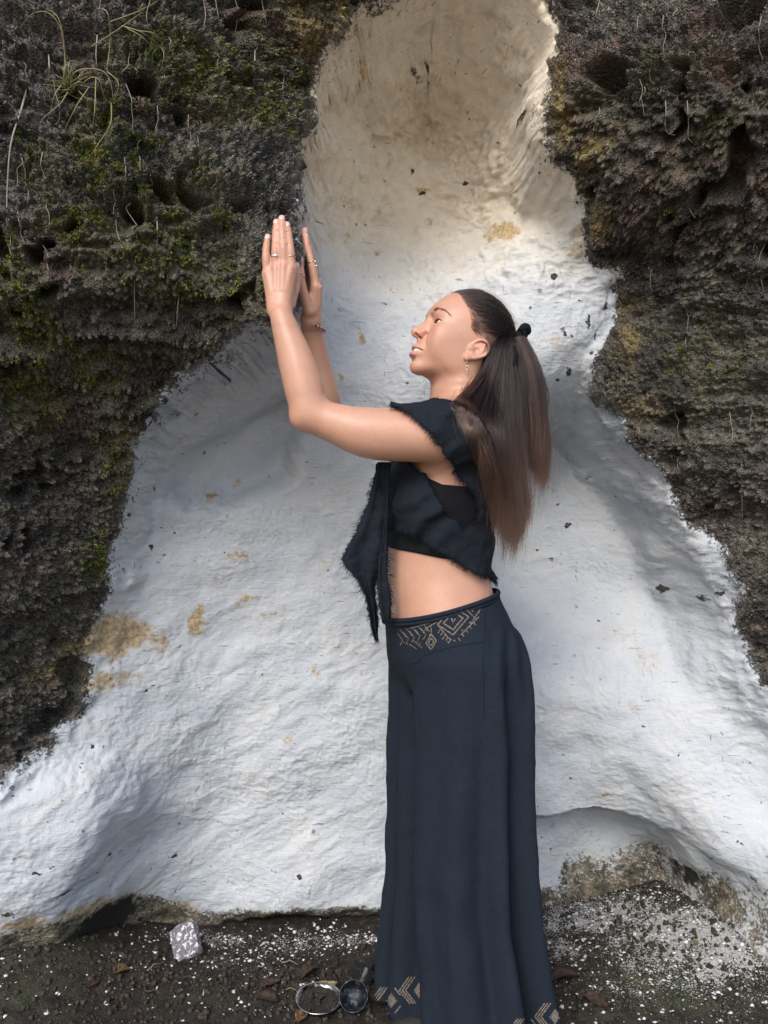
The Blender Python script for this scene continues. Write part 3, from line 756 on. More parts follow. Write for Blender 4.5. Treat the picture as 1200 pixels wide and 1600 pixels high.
# ---- trunk, arms, hands in the axes of the place
TR = [(1130,622,812,.172),(1060,620,818,.176),(1000,613,806,.170),(960,608,782,.152),(925,605,764,.137),(890,604,757,.130),(850,607,757,.132),(800,609,762,.139),
      (760,613,768,.146),(720,620,772,.146),(690,632,773,.134),(665,654,770,.104),(645,688,760,.060),(622,704,750,.030)]
_tz = np.array([W(0, r[0], BY)[2] for r in TR]); _o = np.argsort(_tz)
_tb = np.array([r[3] for r in TR])
_th = np.array([(r[2] - r[1]) / 2 * BY / F_PX for r in TR])
_ta = np.sqrt(np.maximum(_th ** 2 - _tb ** 2 * TF[1] ** 2, .0016)) / abs(TF[0])
_tx = np.array([((r[2] + r[1]) / 2 - 600) * BY / F_PX for r in TR])
def trunk(p):
    z = p[..., 2]
    def at(v):
        return sum(np.interp(z + o, _tz[_o], v[_o]) for o in (-.02, -.007, .007, .02)).astype(f32) / 4
    a, b, cx = at(_ta), at(_tb), at(_tx)
    dx, dy = p[..., 0] - cx, p[..., 1] - BY
    u = dx * TF[0] + dy * TF[1]; v = dx * TL[0] + dy * TL[1]
    rho = (np.abs(u / a) ** 2.3 + np.abs(v / b) ** 2.3) ** (1 / 2.3)
    d = (rho - 1) * np.minimum(a, b)
    return np.maximum(d, np.maximum(z - 1.425, .74 - z))
def TC(z): return np.array([np.interp(z, _tz[_o], _tx[_o]), BY, z])
SHL = W(708, 674, 1.655); SHR = np.array([0.075, 1.965, 1.335])
NECK0 = np.array([0.166, BY + 0.005, 1.30]); NECK1 = h2w((.008, 0, -.030))
def _p(t, k): return (*t, k)
BODY_NECK = [_p(d_capsule(NECK0, NECK1, .0575, .0545), 0.030),
             _p(d_capsule(h2w((-.015, .046, -.030)), (0.125, BY - 0.028, 1.36), .009, .009), 0.030),
             _p(d_capsule(h2w((-.015, -.046, -.030)), (0.105, BY + 0.028, 1.36), .009, .009), 0.030)]
BODY_TORSO = [(trunk, np.array([-.05, 1.55, .74]), np.array([.40, 2.05, 1.46]), 0.03),
              _p(d_chain([(0.176, BY - .01, 1.405), (0.172, BY - .09, 1.385), SHL + (.012, .02, .012)], [.046, .040, .044]), 0.05),
              _p(d_chain([(0.166, BY + .02, 1.405), (0.13, BY + .10, 1.385), SHR + (.012, -.02, .012)], [.046, .040, .044]), 0.05)]
for s_, dd in ((1, 0), (-1, 0)):
    c = TC(1.180) + TF * .066 + TL * s_ * .070
    BODY_TORSO.append(_p(d_ellipsoid(c, (.052, .056, .054)), 0.035))
ARM_L = [(SHL, .057), (W(680, 679, 1.638), .0575), (W(640, 680, 1.632), .0545), (W(580, 677, 1.628), .0525), (W(540, 667, 1.626), .0440), (W(505, 655, 1.625), .0375), (W(484, 646, 1.625), .0345)]
FORE_L = [(W(484, 647, 1.625), .0345), (W(476, 612, 1.625), .0395), (W(463, 566, 1.628), .0362), (W(449, 523, 1.634), .0290), (W(440, 495, 1.639), .0238)]
ARM_R = [(SHR, .054), ((.00, 1.94, 1.352), .050), (W(512, 660, 1.885), .036)]
FORE_R = [(W(512, 660, 1.885), .036), (W(503, 620, 1.865), .0405), (W(494, 575, 1.845), .0355), (W(489, 535, 1.82), .0275), (W(487, 503, 1.795), .0225)]
def ch(rows):
    c = crom([(*r[0], r[1]) for r in rows], len(rows) * 5)
    return d_chain(c[:, :3], c[:, 3])
BODY_ARM_L = [_p(ch(ARM_L), 0.03), _p(ch(FORE_L), 0.018), _p(d_ellipsoid(W(469, 655, 1.626), (.014, .016, .014)), 0.022), _p(d_capsule(SHL, SHL + (-.01, .06, -.06), .045, .04), .05)]
BODY_ARM_R = [_p(ch(ARM_R), 0.03), _p(ch(FORE_R), 0.018), _p(d_capsule(SHR, SHR + (.03, -.07, -.06), .045, .045), .05)]

def fingers(spec):
    out = []
    for pts, rad in spec:
        n = 14
        c = crom([W(*q) for q in pts], n)
        r = np.interp(np.linspace(0, 1, n), np.linspace(0, 1, len(rad)), rad)
        # knuckles stand out a little
        out.append((c, r))
    return out
HL_D = 1.660
def _l(px, py, d): return (px, py, HL_D + d)
LEFT_FINGERS = [([_l(418.5, 430, .002), _l(416.0, 404, -.002), _l(416.3, 388, .002), _l(418.5, 371, .008)], [.0104, .0090, .0090, .0081, .0081, .0073, .0062]),
                ([_l(431.5, 421, -.002), _l(431, 393, -.006), _l(431.3, 369, .000), _l(432, 348, .008)], [.0104, .0093, .0094, .0085, .0085, .0077, .0066]),
                ([_l(444, 418, -.004), _l(442.5, 387, -.008), _l(441, 363, -.001), _l(440.5, 342, .007)], [.0106, .0095, .0096, .0087, .0086, .0078, .0067]),
                ([_l(455.5, 421, .000), _l(453.5, 393, -.004), _l(451, 371, .001), _l(448.6, 352, .008)], [.0104, .0093, .0094, .0084, .0084, .0076, .0065]),
                ([_l(452, 474, .010), _l(461, 452, .016), _l(463.5, 432, .022), _l(463, 415, .026)], [.0140, .0105, .0100, .0090, .0088, .0080, .0070])]
LEFT_PALM = [(_l(431, 484, -.006), f[0][0], .0155, .0122) for f in LEFT_FINGERS[:2]] + [(_l(441, 486, -.008), f[0][0], .0165, .0126) for f in LEFT_FINGERS[2:4]]
HR_D = 1.755
def _r(px, py, d): return (px, py, HR_D + d)
RIGHT_FINGERS = [([_r(494, 450, .000), _r(488, 415, -.004), _r(482, 391, -.002), _r(477.5, 369, .000)], [.0100, .0088, .0092, .0080, .0082, .0072, .0060]),
                 ([_r(493, 450, .020), _r(485, 408, .018), _r(479, 382, .018), _r(476, 360, .018)], [.0098, .0088, .0090, .0080, .0080, .0070, .0060]),
                 ([_r(491, 454, .039), _r(483, 415, .038), _r(477, 390, .038), _r(475, 368, .038)], [.0094, .0084, .0086, .0076, .0076, .0068, .0058]),
                 ([_r(488, 462, .056), _r(481, 432, .056), _r(476, 412, .056), _r(474, 395, .056)], [.0088, .0078, .0080, .0070, .0070, .0062, .0054]),
                 ([_r(484, 486, .004), _r(474, 456, -.014), _r(469.5, 428, -.022), _r(468.3, 406, -.020)], [.0135, .0112, .0104, .0092, .0094, .0086, .0072])]
RIGHT_PALM = [(_r(486, 500, .025), f[0][0], .0175, .0120) for f in RIGHT_FINGERS[:2]] + [(_r(485, 500, .042), f[0][0], .0165, .0112) for f in RIGHT_FINGERS[2:4]]
GROOVES = []
def hand_prims(fspec, palm, tend):
    out = []
    for a, b, ra, rb in palm: out.append(_p(d_capsule(W(*a), W(*b), ra, rb), 0.013))
    for j, (c, r) in enumerate(fingers(fspec)):
        out.append(_p(d_chain(c, r), 0.0055 if j < 4 else 0.009))
        if j < 4 and tend is not None:
            side = np.cross(c[8] - c[6], tend); side /= np.linalg.norm(side)
            for kk, dz in ((6, 0), (6, .0024), (6, -.0022), (10, 0), (10, .0016)):
                ax = c[kk + 1] - c[kk]; ax /= np.linalg.norm(ax)
                b_ = c[kk] + ax * dz + tend * r[kk] * 1.02
                GROOVES.append((*d_chain([b_ - side * r[kk] * .55 - tend * r[kk] * .12, b_, b_ + side * r[kk] * .55 - tend * r[kk] * .12], .0003), 0.0022))
    if tend is not None:
        for a, b, ra, rb in palm:
            a_, b_ = W(*a), W(*b)
            out.append(_p(d_chain([a_ * .55 + b_ * .45 + tend * (ra * .45 + rb * .55), b_ + tend * rb * .92], [.0012, .0026]), 0.008))
    return out
HAND_L = hand_prims(LEFT_FINGERS, LEFT_PALM, np.array([0, -1, 0.0]))
HAND_R = hand_prims(RIGHT_FINGERS, RIGHT_PALM, np.array([.92, -.35, 0.0]))

def evaluate(lo, hi, h, *lists):
    F = Field(lo, hi, h)
    for L in lists:
        for fn, a, b, k in L: F.add(fn, a, b, k=k)
    return F
def clipped(V, Q, keep):
    """drop faces outside keep, normals come from the uncut surface"""
    N = vnormals(V, Q)
    q = Q[keep(V[Q].mean(1))]
    used = np.unique(q); re = np.full(len(V), -1); re[used] = np.arange(len(used))
    return V[used], re[q], N[used]
# ---- head, in its own axes (x forward, y left, z up)
EYE = (.0797, .0322, .0135)
LIP_U = [(.0840, -.0268, -.0520), (.0985, -.0165, -.0506), (.1072, -.0062, -.0486), (.1086, 0, -.0496), (.1072, .0062, -.0486), (.0985, .0165, -.0506), (.0840, .0268, -.0520)]
LIP_L = [(.0838, -.0262, -.0535), (.0970, -.0165, -.0618), (.1052, -.0068, -.0672), (.1070, 0, -.0682), (.1052, .0068, -.0672), (.0970, .0165, -.0618), (.0838, .0262, -.0535)]
def build_head(h=0.0013):
    F = Field((-0.115, -0.105, -0.150), (0.145, 0.105, 0.145), h)
    s = (slice(None),) * 3
    p = F.pts(s); X, Y, Z = p[..., 0], np.abs(p[..., 1]), p[..., 2]
    cran = d_ellipsoid((0.008, 0, 0.043), (0.100, 0.074, 0.086))[0](p)
    zt = [-.129, -.116, -.108, -.101, -.0916, -.082, -.0727, -.062, -.049, -.038, -.028, -.015, -.003, .009, .021, .035, .060, .085]
    ft = [.035, .055, .066, .0825, .0945, .0985, .0985, .1005, .1035, .1050, .1045, .0980, .0958, .0945, .0960, .1045, .1045, .085]
    wt = [.015, .022, .028, .0350, .0410, .0452, .0490, .0530, .0572, .0602, .0622, .0648, .0668, .0676, .0672, .0665, .0640, .052]
    fz = sum(np.interp(Z + o, zt, ft) for o in (-.005, -.0025, 0, .0025, .005)).astype(f32) / 5
    wz = sum(np.interp(Z + o, zt, wt) for o in (-.005, 0, .005)).astype(f32) / 3
    cx = np.interp(Z, [-.12, -.09, -.06, -.03, 0, .04], [.015, .020, .016, .012, .010, .012])
    xr = (X - cx)
    ax = np.where(xr > 0, fz - cx, 0.072)
    pw = np.interp(Z, [-.10, -.06, -.02, .03, .06], [2.0, 2.15, 2.35, 2.45, 2.3])
    rho = (np.abs(xr / ax) ** pw + (Y / wz) ** pw) ** (1 / pw)
    face = (rho - 1) * np.minimum(ax, wz)
    face = -smin(-face, -(Z - .056), 0.03)
    jaw = -((Z + .1020) * 0.86 - (0.074 - X) * 0.50)        # underside of the jaw, rising to the ear
    face = -smin(-face, -jaw, 0.020)
    F.d = smin(cran.astype(f32), face.astype(f32), 0.022)
    def A(prim, k=0.008, op='u', pad=None): F.add(*prim, k=k, op=op, pad=pad)
    def both(fn, **kw):
        for s_ in (1, -1): A(fn(s_), **kw)
    # brow ridge, cheekbones, jaw corner, chin
    both(lambda s_: d_chain([(.0985, s_ * .010, .030), (.0960, s_ * .026, .0340), (.082, s_ * .045, .029)], [.0045, .0040, .003]), k=0.018)
    both(lambda s_: d_ellipsoid((.068, s_ * .049, -.008), (.021, .011, .014)), k=0.030)
    both(lambda s_: d_ellipsoid((.052, s_ * .044, -.036), (.026, .012, .022)), k=0.034)
    both(lambda s_: d_ellipsoid((.018, s_ * .0495, -.050), (.020, .008, .015)), k=0.028)
    A(d_ellipsoid((.0855, 0, -.0885), (.0105, .015, .011)), k=0.016)
    # eye hollows
    both(lambda s_: d_ellipsoid((.1130, s_ * .0310, .0150), (.0130, .0180, .0095)), k=0.012, op='s')
    both(lambda s_: d_ellipsoid((.1105, s_ * .0150, .0180), (.009, .0055, .009)), k=0.010, op='s')
    # nose
    A(d_chain([(.0980, 0, .032), (.1018, 0, .021), (.1085, 0, .006), (.1165, 0, -.008), (.1210, 0, -.0150)], [.0064, .0054, .0060, .0068, .0074]), k=0.011)
    A(d_ellipsoid((.1222, 0, -.0178), (.0092, .0084, .0080)), k=0.006)
    both(lambda s_: d_chain([(.1010, s_ * .006, .008), (.1050, s_ * .010, -.010)], [.006, .008]), k=0.012)
    both(lambda s_: d_ellipsoid((.1120, s_ * .0122, -.0196), (.0092, .0044, .0064)), k=0.006)
    A(d_chain([(.1235, 0, -.0248), (.1085, 0, -.0295)], [.0034, .0045]), k=0.006)
    both(lambda s_: d_ellipsoid((.1160, s_ * .0082, -.0262), (.0062, .0042, .0044)), k=0.0025, op='s', pad=0.006)
    both(lambda s_: d_chain([(.1020, s_ * .0195, -.0190), (.1000, s_ * .0250, -.031), (.0950, s_ * .0300, -.045)], [.0002, .0004, .0002]), k=0.011, op='s', pad=.012)
    # mouth: slightly open, upper teeth showing
    A(d_ellipsoid((.0945, 0, -.055), (.0150, .024, .021)), k=0.012)
    A(d_chain(LIP_U, [.0018, .0050, .0064, .0062, .0064, .0050, .0018]), k=0.005)
    A(d_chain(LIP_L, [.0018, .0054, .0072, .0075, .0072, .0054, .0018]), k=0.005)
    A(d_ellipsoid((.0960, 0, -.0562), (.0300, .0285, .0040)), k=0.002, op='s', pad=.004)
    A(d_ellipsoid((.1075, 0, -.0760), (.008, .018, .0042)), k=0.008, op='s')
    A(d_capsule((.1135, 0, -.032), (.1135, 0, -.042), .0028, .0032), k=0.005, op='s')
    # eyelids around the eyeballs
    def lid(s_):
        ec = (EYE[0], s_ * EYE[1], EYE[2])
        A(d_ellipsoid(ec, (.0150, .0168, .0146)), k=0.0045)
        def vesica(q):
            y = (q[..., 1] - s_ * (EYE[1] + .0026)) * s_; z = q[..., 2] - (EYE[2] - .0002 + 0.05 * y)
            Rb, dd = .0255, .0206
            top = np.sqrt(y ** 2 + (z + dd - .0008) ** 2) - Rb
            bot = np.sqrt(y ** 2 + (z - dd - .0006) ** 2) - Rb
            return np.maximum(np.maximum(top, bot), EYE[0] - .0050 - q[..., 0])
        F.add(vesica, np.array([EYE[0] - .006, s_ * EYE[1] - .019, EYE[2] - .009]), np.array([.104, s_ * EYE[1] + .019, EYE[2] + .009]), k=0.0012, op='s', pad=.002)
        A(d_chain([(EYE[0] + .0150, s_ * .0195, EYE[2] + .0072), (EYE[0] + .0155, s_ * .0310, EYE[2] + .0090), (EYE[0] + .0070, s_ * .0455, EYE[2] + .0058)], [.0009, .0012, .0008]), k=0.003, op='s', pad=.005)
    lid(1); lid(-1)
    # ears
    ca, sa = math.cos(math.radians(17)), math.sin(math.radians(17))
    def et(a, b, c):                                        # tip the ear back and set it
        a, c = a * .95, c * .92
        return (a * ca - c * sa + .0075, b, a * sa + c * ca - .0140)
    def ear(s_):
        def q(pts): return [(lambda t: (t[0], s_ * t[1], t[2]))(et(*p)) for p in pts]
        def e1(a, b, c): return q([(a, b, c)])[0]
        R0 = np.array([[.94, -s_ * .30, .16], [s_ * .30, .953, 0], [-.16, 0, .987]])
        T = np.array([[ca, 0, sa], [0, 1, 0], [-sa, 0, ca]])
        A(d_ellipsoid(e1(-.0135, .0745, .0060), (.0172, .0050, .0250), R0 @ T), k=0.004)
        A(d_chain(crom(q([(.0060, .0700, .0060), (.0035, .0745, .0170), (-.0010, .0775, .0270), (-.0110, .0815, .0325), (-.0220, .0840, .0295), (-.0300, .0845, .0190), (-.0310, .0830, .0070), (-.0250, .0800, -.0060), (-.0160, .0775, -.0170), (-.0080, .0755, -.0235)]), 24),
                  np.interp(np.linspace(0, 1, 24), [0, .2, .5, .8, 1], [.0020, .0030, .0034, .0032, .0032])), k=0.003)
        A(d_ellipsoid(e1(-.0045, .0745, -.0245), (.0068, .0040, .0080)), k=0.005)
        A(d_ellipsoid(e1(-.0095, .0840, .0000), (.0092, .0110, .0115)), k=0.003, op='s', pad=.006)
        A(d_ellipsoid(e1(-.0110, .0850, .0195), (.0050, .0050, .0065)), k=0.003, op='s', pad=.006)
        A(d_chain(crom(q([(-.0150, .0812, .0240), (-.0205, .0817, .0130), (-.0215, .0802, .0020), (-.0160, .0782, -.0080), (-.0080, .0767, -.0130)]), 12), .0024), k=0.003)
        A(d_ellipsoid(e1(.0035, .0725, -.0010), (.0042, .0040, .0062)), k=0.005)
    ear(1); ear(-1)
    for fn, lo, hi, k in BODY_NECK + BODY_TORSO[1:3]:
        pts8 = w2h(np.array([[x, y, z] for x in (lo[0], hi[0]) for y in (lo[1], hi[1]) for z in (lo[2], hi[2])]))
        F.add((lambda f: (lambda q: f((q @ HR.astype(f32)) + HO.astype(f32))))(fn), pts8.min(0), pts8.max(0), k=k)
    # below the jaw the head passes exactly into the trunk's own surface
    F2 = Field((-0.115, -0.105, -0.150), (0.145, 0.105, 0.145), h)
    for L in (BODY_TORSO, BODY_NECK, BODY_ARM_R, BODY_ARM_L):
        for fn, lo, hi, k in L:
            pts8 = w2h(np.array([[x, y, z] for x in (lo[0], hi[0]) for y in (lo[1], hi[1]) for z in (lo[2], hi[2])]))
            F2.add((lambda f: (lambda q: f((q @ HR.astype(f32)) + HO.astype(f32))))(fn), pts8.min(0), pts8.max(0), k=k)
    zw = p @ HR[:, 2].astype(f32) + f32(HO[2])
    w_ = sstep(CUT_NECK, CUT_NECK + .022, zw)
    F.d = (F2.d * (1 - w_) + F.d * w_).astype(f32)
    return F.mesh()

CUT_NECK = 1.434
HV, HQ = build_head()
# colouring of the skin, computed in the head's own axes
def head_masks(V):
    x, y, z = V[:, 0], np.abs(V[:, 1]), V[:, 2]
    def g(c, r): return np.exp(-(((x - c[0]) / r[0]) ** 2 + ((y - c[1]) / r[1]) ** 2 + ((z - c[2]) / r[2]) ** 2))
    def seg(pts, rad, soft):
        d = np.full(len(V), 9.0)
        q = np.stack([x, y, z], -1)
        for k in range(len(pts) - 1):
            a, b = np.array(pts[k]), np.array(pts[k + 1]); ba = b - a
            t = np.clip(((q - a) @ ba) / (ba @ ba), 0, 1)
            r = rad[k] + (rad[k + 1] - rad[k]) * t
            d = np.minimum(d, np.linalg.norm(q - a - t[:, None] * ba, axis=1) - r)
        return 1 - sstep(-soft, soft, d)
    up = seg(LIP_U[3:], [.0070, .0068, .0050, .0016], .0010)
    lo = seg(LIP_L[3:], [.0080, .0076, .0054, .0016], .0010)
    lips = np.clip(up + lo, 0, 1)
    inside = ((x < .1050) & (x > .07) & (z < -.0530) & (z > -.0595) & (y < .0225) & (x < .104 - y * .35)) * 1.0
    redz = g((.118, 0, -.014), (.016, .016, .014)) * .75 + g((.085, .04, -.012), (.03, .022, .02)) * .7 + g((.09, 0, -.085), (.02, .02, .012)) * .3 \
        + g((-.015, .082, .01), (.02, .012, .026)) * .75 + g((.1, .02, -.03), (.012, .012, .016)) * .3 + g((.098, .035, .015), (.012, .02, .006)) * .35
    lash = seg([(.0935, .0200, EYE[2] + .0008), (.0950, .0255, EYE[2] + .0036), (.0945, .0335, EYE[2] + .0050), (.0900, .0425, EYE[2] + .0040), (.0815, .0500, EYE[2] + .0006)], [.0010, .0016, .0021, .0021, .0011], .0010)
    lash2 = seg([(.0930, .0200, EYE[2] - .0008), (.0945, .0300, EYE[2] - .0042), (.0920, .0390, EYE[2] - .0038), (.0830, .0490, EYE[2] - .0004)], [.0005, .0008, .0010, .0008], .0009) * .65
    scalp = sstep(.0, .020, hair_line(V))
    return lips, inside, redz, np.clip(lash + lash2, 0, 1), scalp
def hair_line(V):
    """signed distance-like value, positive on the hairy scalp"""
    x, y, z = V[:, 0], np.abs(V[:, 1]), V[:, 2]
    # the front edge of the hair as a height for each distance forward, for the midline and for the temple
    fx = np.interp(z, [-.03, .0, .012, .022, .035, .05, .070, .085, .098, .110, .125], [.004, .004, .0105, .026, .034, .040, .056, .071, .082, .086, .070])
    side = np.interp(z, [-.03, .0, .03, .06, .09, .12], [1, 1, 1, 1, .6, .2])
    lim = fx * 1.0
    mid = np.interp(z, [.06, .085, .096, .104, .115], [.040, .058, .078, .10, .13])
    w = sstep(.055, .020, y)
    lim = lim * (1 - w) + mid * w
    d = lim - x
    d = np.minimum(d, (z - np.interp(x, [-.12, -.032, -.022, -.008, .01, .04], [-.06, -.05, -.022, .012, .012, .02])))
    return d

CUT_NECK, CUT_L, CUT_R = 1.434, W(0, 512, 1.637)[2], W(0, 520, 1.80)[2]
# ---- the pieces of the one skin: head, trunk with arms, hands
F_BODY = evaluate((-.26, 1.52, .80), (.37, 2.10, 1.60), 0.0036, BODY_TORSO, BODY_NECK, BODY_ARM_R, BODY_ARM_L)
BVert, BQ = F_BODY.mesh()
F_HL = evaluate(W(400, 560, 1.66) - (0, .08, 0), W(480, 330, 1.66) + (0, .06, .0), 0.00115, BODY_ARM_L[1:2], HAND_L)
F_HR = evaluate(W(450, 580, 1.76) - (0, .09, 0), W(530, 340, 1.76) + (0, .14, 0), 0.00115, BODY_ARM_R[1:2], HAND_R)
for F_ in (F_HL, F_HR):
    for fn, a_, b_, k_ in GROOVES: F_.add(fn, a_, b_, k=k_, op='s', pad=.004)
pieces = []
v, q, n = clipped(h2w(HV), HQ, lambda c: c[:, 2] > CUT_NECK - .002); hm_ = head_masks(w2h(v)); pieces.append((v, q, n, hm_))
zero = lambda v: tuple(np.zeros(len(v)) for _ in range(5))
v, q, n = clipped(BVert, BQ, lambda c: ((c[:, 2] < CUT_NECK + .002) | (c[:, 0] < .055)) & (c[:, 2] > .84) & ~((c[:, 0] < -.10) & (c[:, 1] < 1.72) & (c[:, 2] > CUT_L + .002)) & ~((c[:, 0] < -.10) & (c[:, 1] >= 1.72) & (c[:, 2] > CUT_R + .002)))
pieces.append((v, q, n, zero(v)))
def hand_red(v, fspec):
    d = np.full(len(v), 9.0)
    for c, r in fingers(fspec):
        for kk in (0, 5, 9, 13): d = np.minimum(d, np.linalg.norm(v - c[kk], axis=1))
    return np.exp(-(d / .010) ** 2) * .55
for F_, cut, sp in ((F_HL, CUT_L, LEFT_FINGERS), (F_HR, CUT_R, RIGHT_FINGERS)):
    V_, Q_ = F_.mesh()
    v, q, n = clipped(V_, Q_, lambda c: c[:, 2] > cut - .002)
    z5 = list(zero(v)); z5[2] = hand_red(v, sp); pieces.append((v, q, n, tuple(z5)))
off = 0; VV, QQ, NN, MM = [], [], [], []
for v, q, n, m in pieces:
    VV.append(v); QQ.append(q + off); NN.append(n); MM.append(np.stack(m, -1)); off += len(v)
VV, QQ, NN, MM = np.vstack(VV), np.vstack(QQ), np.vstack(NN), np.vstack(MM)

def skin_material():
    M = Mat('skin', 0.45, 0.45)
    n1 = M.noise(14, 4, 0.6); n2 = M.noise(160, 3, 0.6)
    base = M.ramp(n1, [(0.3, (0.49, 0.262, 0.178)), (0.7, (0.575, 0.322, 0.222))])
    base = M.mix(M.math('MULTIPLY', M.step(n2, 0.45, 0.75), 0.22), base, (0.47, 0.235, 0.145))
    base = M.mix(M.math('MULTIPLY', M.step(M.noise(38, 5, 0.7), 0.46, 0.70), 0.30), base, (0.58, 0.27, 0.195))
    base = M.mix(M.math('MULTIPLY', M.step(M.noise(820, 2, 0.5), 0.66, 0.72), 0.35), base, (0.30, 0.14, 0.085))
    base = M.mix(M.math('MULTIPLY', M.attr('flush'), 0.75), base, (0.60, 0.25, 0.18))
    base = M.mix(M.attr('lips'), base, M.ramp(M.noise(300, 2), [(0.3, (0.52, 0.225, 0.205)), (0.7, (0.60, 0.30, 0.27))]))
    base = M.mix(M.attr('inside'), base, (0.10, 0.03, 0.03))
    base = M.mix(M.math('MULTIPLY', M.attr('scalp'), 0.80), base, (0.035, 0.022, 0.016))
    base = M.mix(M.attr('lash'), base, (0.035, 0.022, 0.018))
    M.color(base)
    M.set(Subsurface_Weight=0.12, Subsurface_Scale=0.008)
    M.b.inputs['Subsurface Radius'].default_value = (1.0, 0.35, 0.2)
    M.rough(M.ramp(n2, [(0.3, 0.36), (0.7, 0.50)]))
    M.bump(M.math('ADD', M.noise(420, 3, 0.6), M.math('MULTIPLY', M.voro(700), 0.4)), 0.10, 0.0014)
    M.bump(M.noise(60, 3, 0.6), 0.12, 0.004)
    return M.m
M_SKIN = skin_material()
person = empty('person', (0.17, BY, 0.0), label='person with long brown hair in black wrap and trousers, both palms against the rock', category='person')
me = mesh_np('body', VV, QQ)
for k, nme in enumerate(('lips', 'inside', 'flush', 'lash', 'scalp')): attr(me, nme, MM[:, k])
me.normals_split_custom_set_from_vertices(NN.tolist())
body = link('body', me, M_SKIN, person)
# finger nails: thin curved plates on the backs of the fingertips
Mn = Mat('nail', .25, .6); Mn.color((.66, .42, .36))
nail_no = 0
for spec, tend in ((LEFT_FINGERS, np.array([0, -1, 0.0])), (RIGHT_FINGERS, np.array([.92, -.35, 0.0]))):
    for j, (c, r) in enumerate(fingers(spec)):
        ax = c[13] - c[11]; ax /= np.linalg.norm(ax)
        up_ = tend if j < 4 else (np.array([.3, -.9, .1]) if spec is RIGHT_FINGERS else tend)
        up_ = up_ - ax * (up_ @ ax); up_ /= np.linalg.norm(up_); sd_n = np.cross(ax, up_)
        rr_ = r[13] * 1.05; rows = []
        for u_ in np.linspace(-.0070, .0048, 7):
            wdt = 1.0 if abs(u_ + .001) < .004 else .80
            for an in np.linspace(-.95, .95, 7) * wdt:
                dip = .0022 * max(0, (u_ - .001) / .004) ** 2
                rows.append(c[13] + ax * u_ + (up_ * math.cos(an) + sd_n * math.sin(an)) * (rr_ + .0003 - dip * .6 + (.0006 if u_ < 0 else .0002)))
        link('nail', mesh_np('nail', rows, grid_quads(7, 7)), Mn.m, person)
# eyes: ball with iris and pupil coloured by angle from the axis of gaze
def eye_material():
    M = Mat('eyeball', 0.08, 0.6)
    g = M.attr('gaze')
    iris = M.ramp(M.noise(900, 2), [(0.3, (0.05, 0.028, 0.016)), (0.7, (0.11, 0.06, 0.03))])
    c = M.mix(M.step(g, 0.885, 0.875), iris, (0.78, 0.74, 0.70))
    c = M.mix(M.step(g, 0.965, 0.972), c, (0.004, 0.004, 0.004))
    M.color(c); return M.m
M_EYE = eye_material()
gz_dir = HF * .95 - HL * 0.22 + HU * .06
for s_ in (1, -1):
    a = np.arange(24) / 24 * 2 * math.pi; b = np.linspace(.001, math.pi - .001, 17)
    dirs = np.stack([np.outer(np.sin(b), np.cos(a)), np.outer(np.sin(b), np.sin(a)), np.outer(np.cos(b), np.ones(24))], -1).reshape(-1, 3)
    me = mesh_np('eye', h2w(np.array([EYE[0], s_ * EYE[1], EYE[2]])) + dirs * .0136, grid_quads(17, 24, True))
    attr(me, 'gaze', dirs @ (gz_dir / np.linalg.norm(gz_dir)))
    link('eye', me, M_EYE, person)
# teeth: an arch of single rounded teeth behind the upper lip
tv, tq = [], []; off = 0
for k, ang in enumerate(np.linspace(-62, 62, 10)):
    th = math.radians(ang)
    c = np.array([.0812 + .0245 * math.cos(th), .0222 * math.sin(th), -.0556]); wd = .0036 if abs(ang) < 10 else .0029
    fw = np.array([math.cos(th), math.sin(th), 0]); lf = np.array([-math.sin(th), math.cos(th), 0])
    rows = []
    for zz, sc in ((.0050, .85), (.0020, 1.0), (-.0020, 1.0), (-.0034, .9)):
        for aa in np.arange(10) / 10 * 2 * math.pi:
            rows.append(c + lf * math.cos(aa) * wd * sc + fw * math.sin(aa) * .0022 * sc + np.array([0, 0, zz]))
    tv += rows + [c + np.array([0, 0, -.0036])]
    tq.append(grid_quads(4, 10, True) + off); off += 41
Mt = Mat('tooth_enamel', .2, .6); Mt.color((.86, .84, .79))
link('teeth', mesh_np('teeth', h2w(np.array(tv)), np.vstack(tq)), Mt.m, person)
# ------------------------------------------------------------------ clothes
from mathutils.bvhtree import BVHTree
def xzpoly(rows, D=1.66): return np.array([W(a, b, D)[[0, 2]] for a, b in rows])
def line_z(rows, D):       # a seam or hem as height over x
    p = np.array([W(a, b, D)[[0, 2]] for a, b in rows]); o = np.argsort(p[:, 0])
    return lambda x: np.interp(x, p[o, 0], p[o, 1])

def cloth_material(name, c0, c1, weave=900, rough=0.9):
    M = Mat(name, rough, 0.18)
    col = M.mix(M.noise(9, 4, 0.6), (*c0,), (*c1,))
    wv = M.math('ADD', M.noise(weave, 2, 0.5, vec=M.mapping((1, 1, 0.25))), M.noise(weave, 2, 0.5, vec=M.mapping((0.25, 1, 1))))
    col = M.mix(M.step(wv, 0.85, 1.25), col, tuple(x * 1.25 for x in c1))
    M.color(col)
    M.bump(wv, 0.35, 0.0015)
    M.bump(M.noise(60, 4, 0.6), 0.25, 0.006)
    return M.m
M_SHAWL = cloth_material('black_gauze', (0.0062, 0.0080, 0.0115), (0.0105, 0.0138, 0.0205), 700)
M_TOP = cloth_material('black_jersey', (0.004, 0.004, 0.005), (0.006, 0.006, 0.008), 1500, 0.8)
M_TROUSER = cloth_material('navy_black_cotton', (0.0068, 0.0104, 0.0168), (0.0135, 0.0195, 0.0295), 1300)

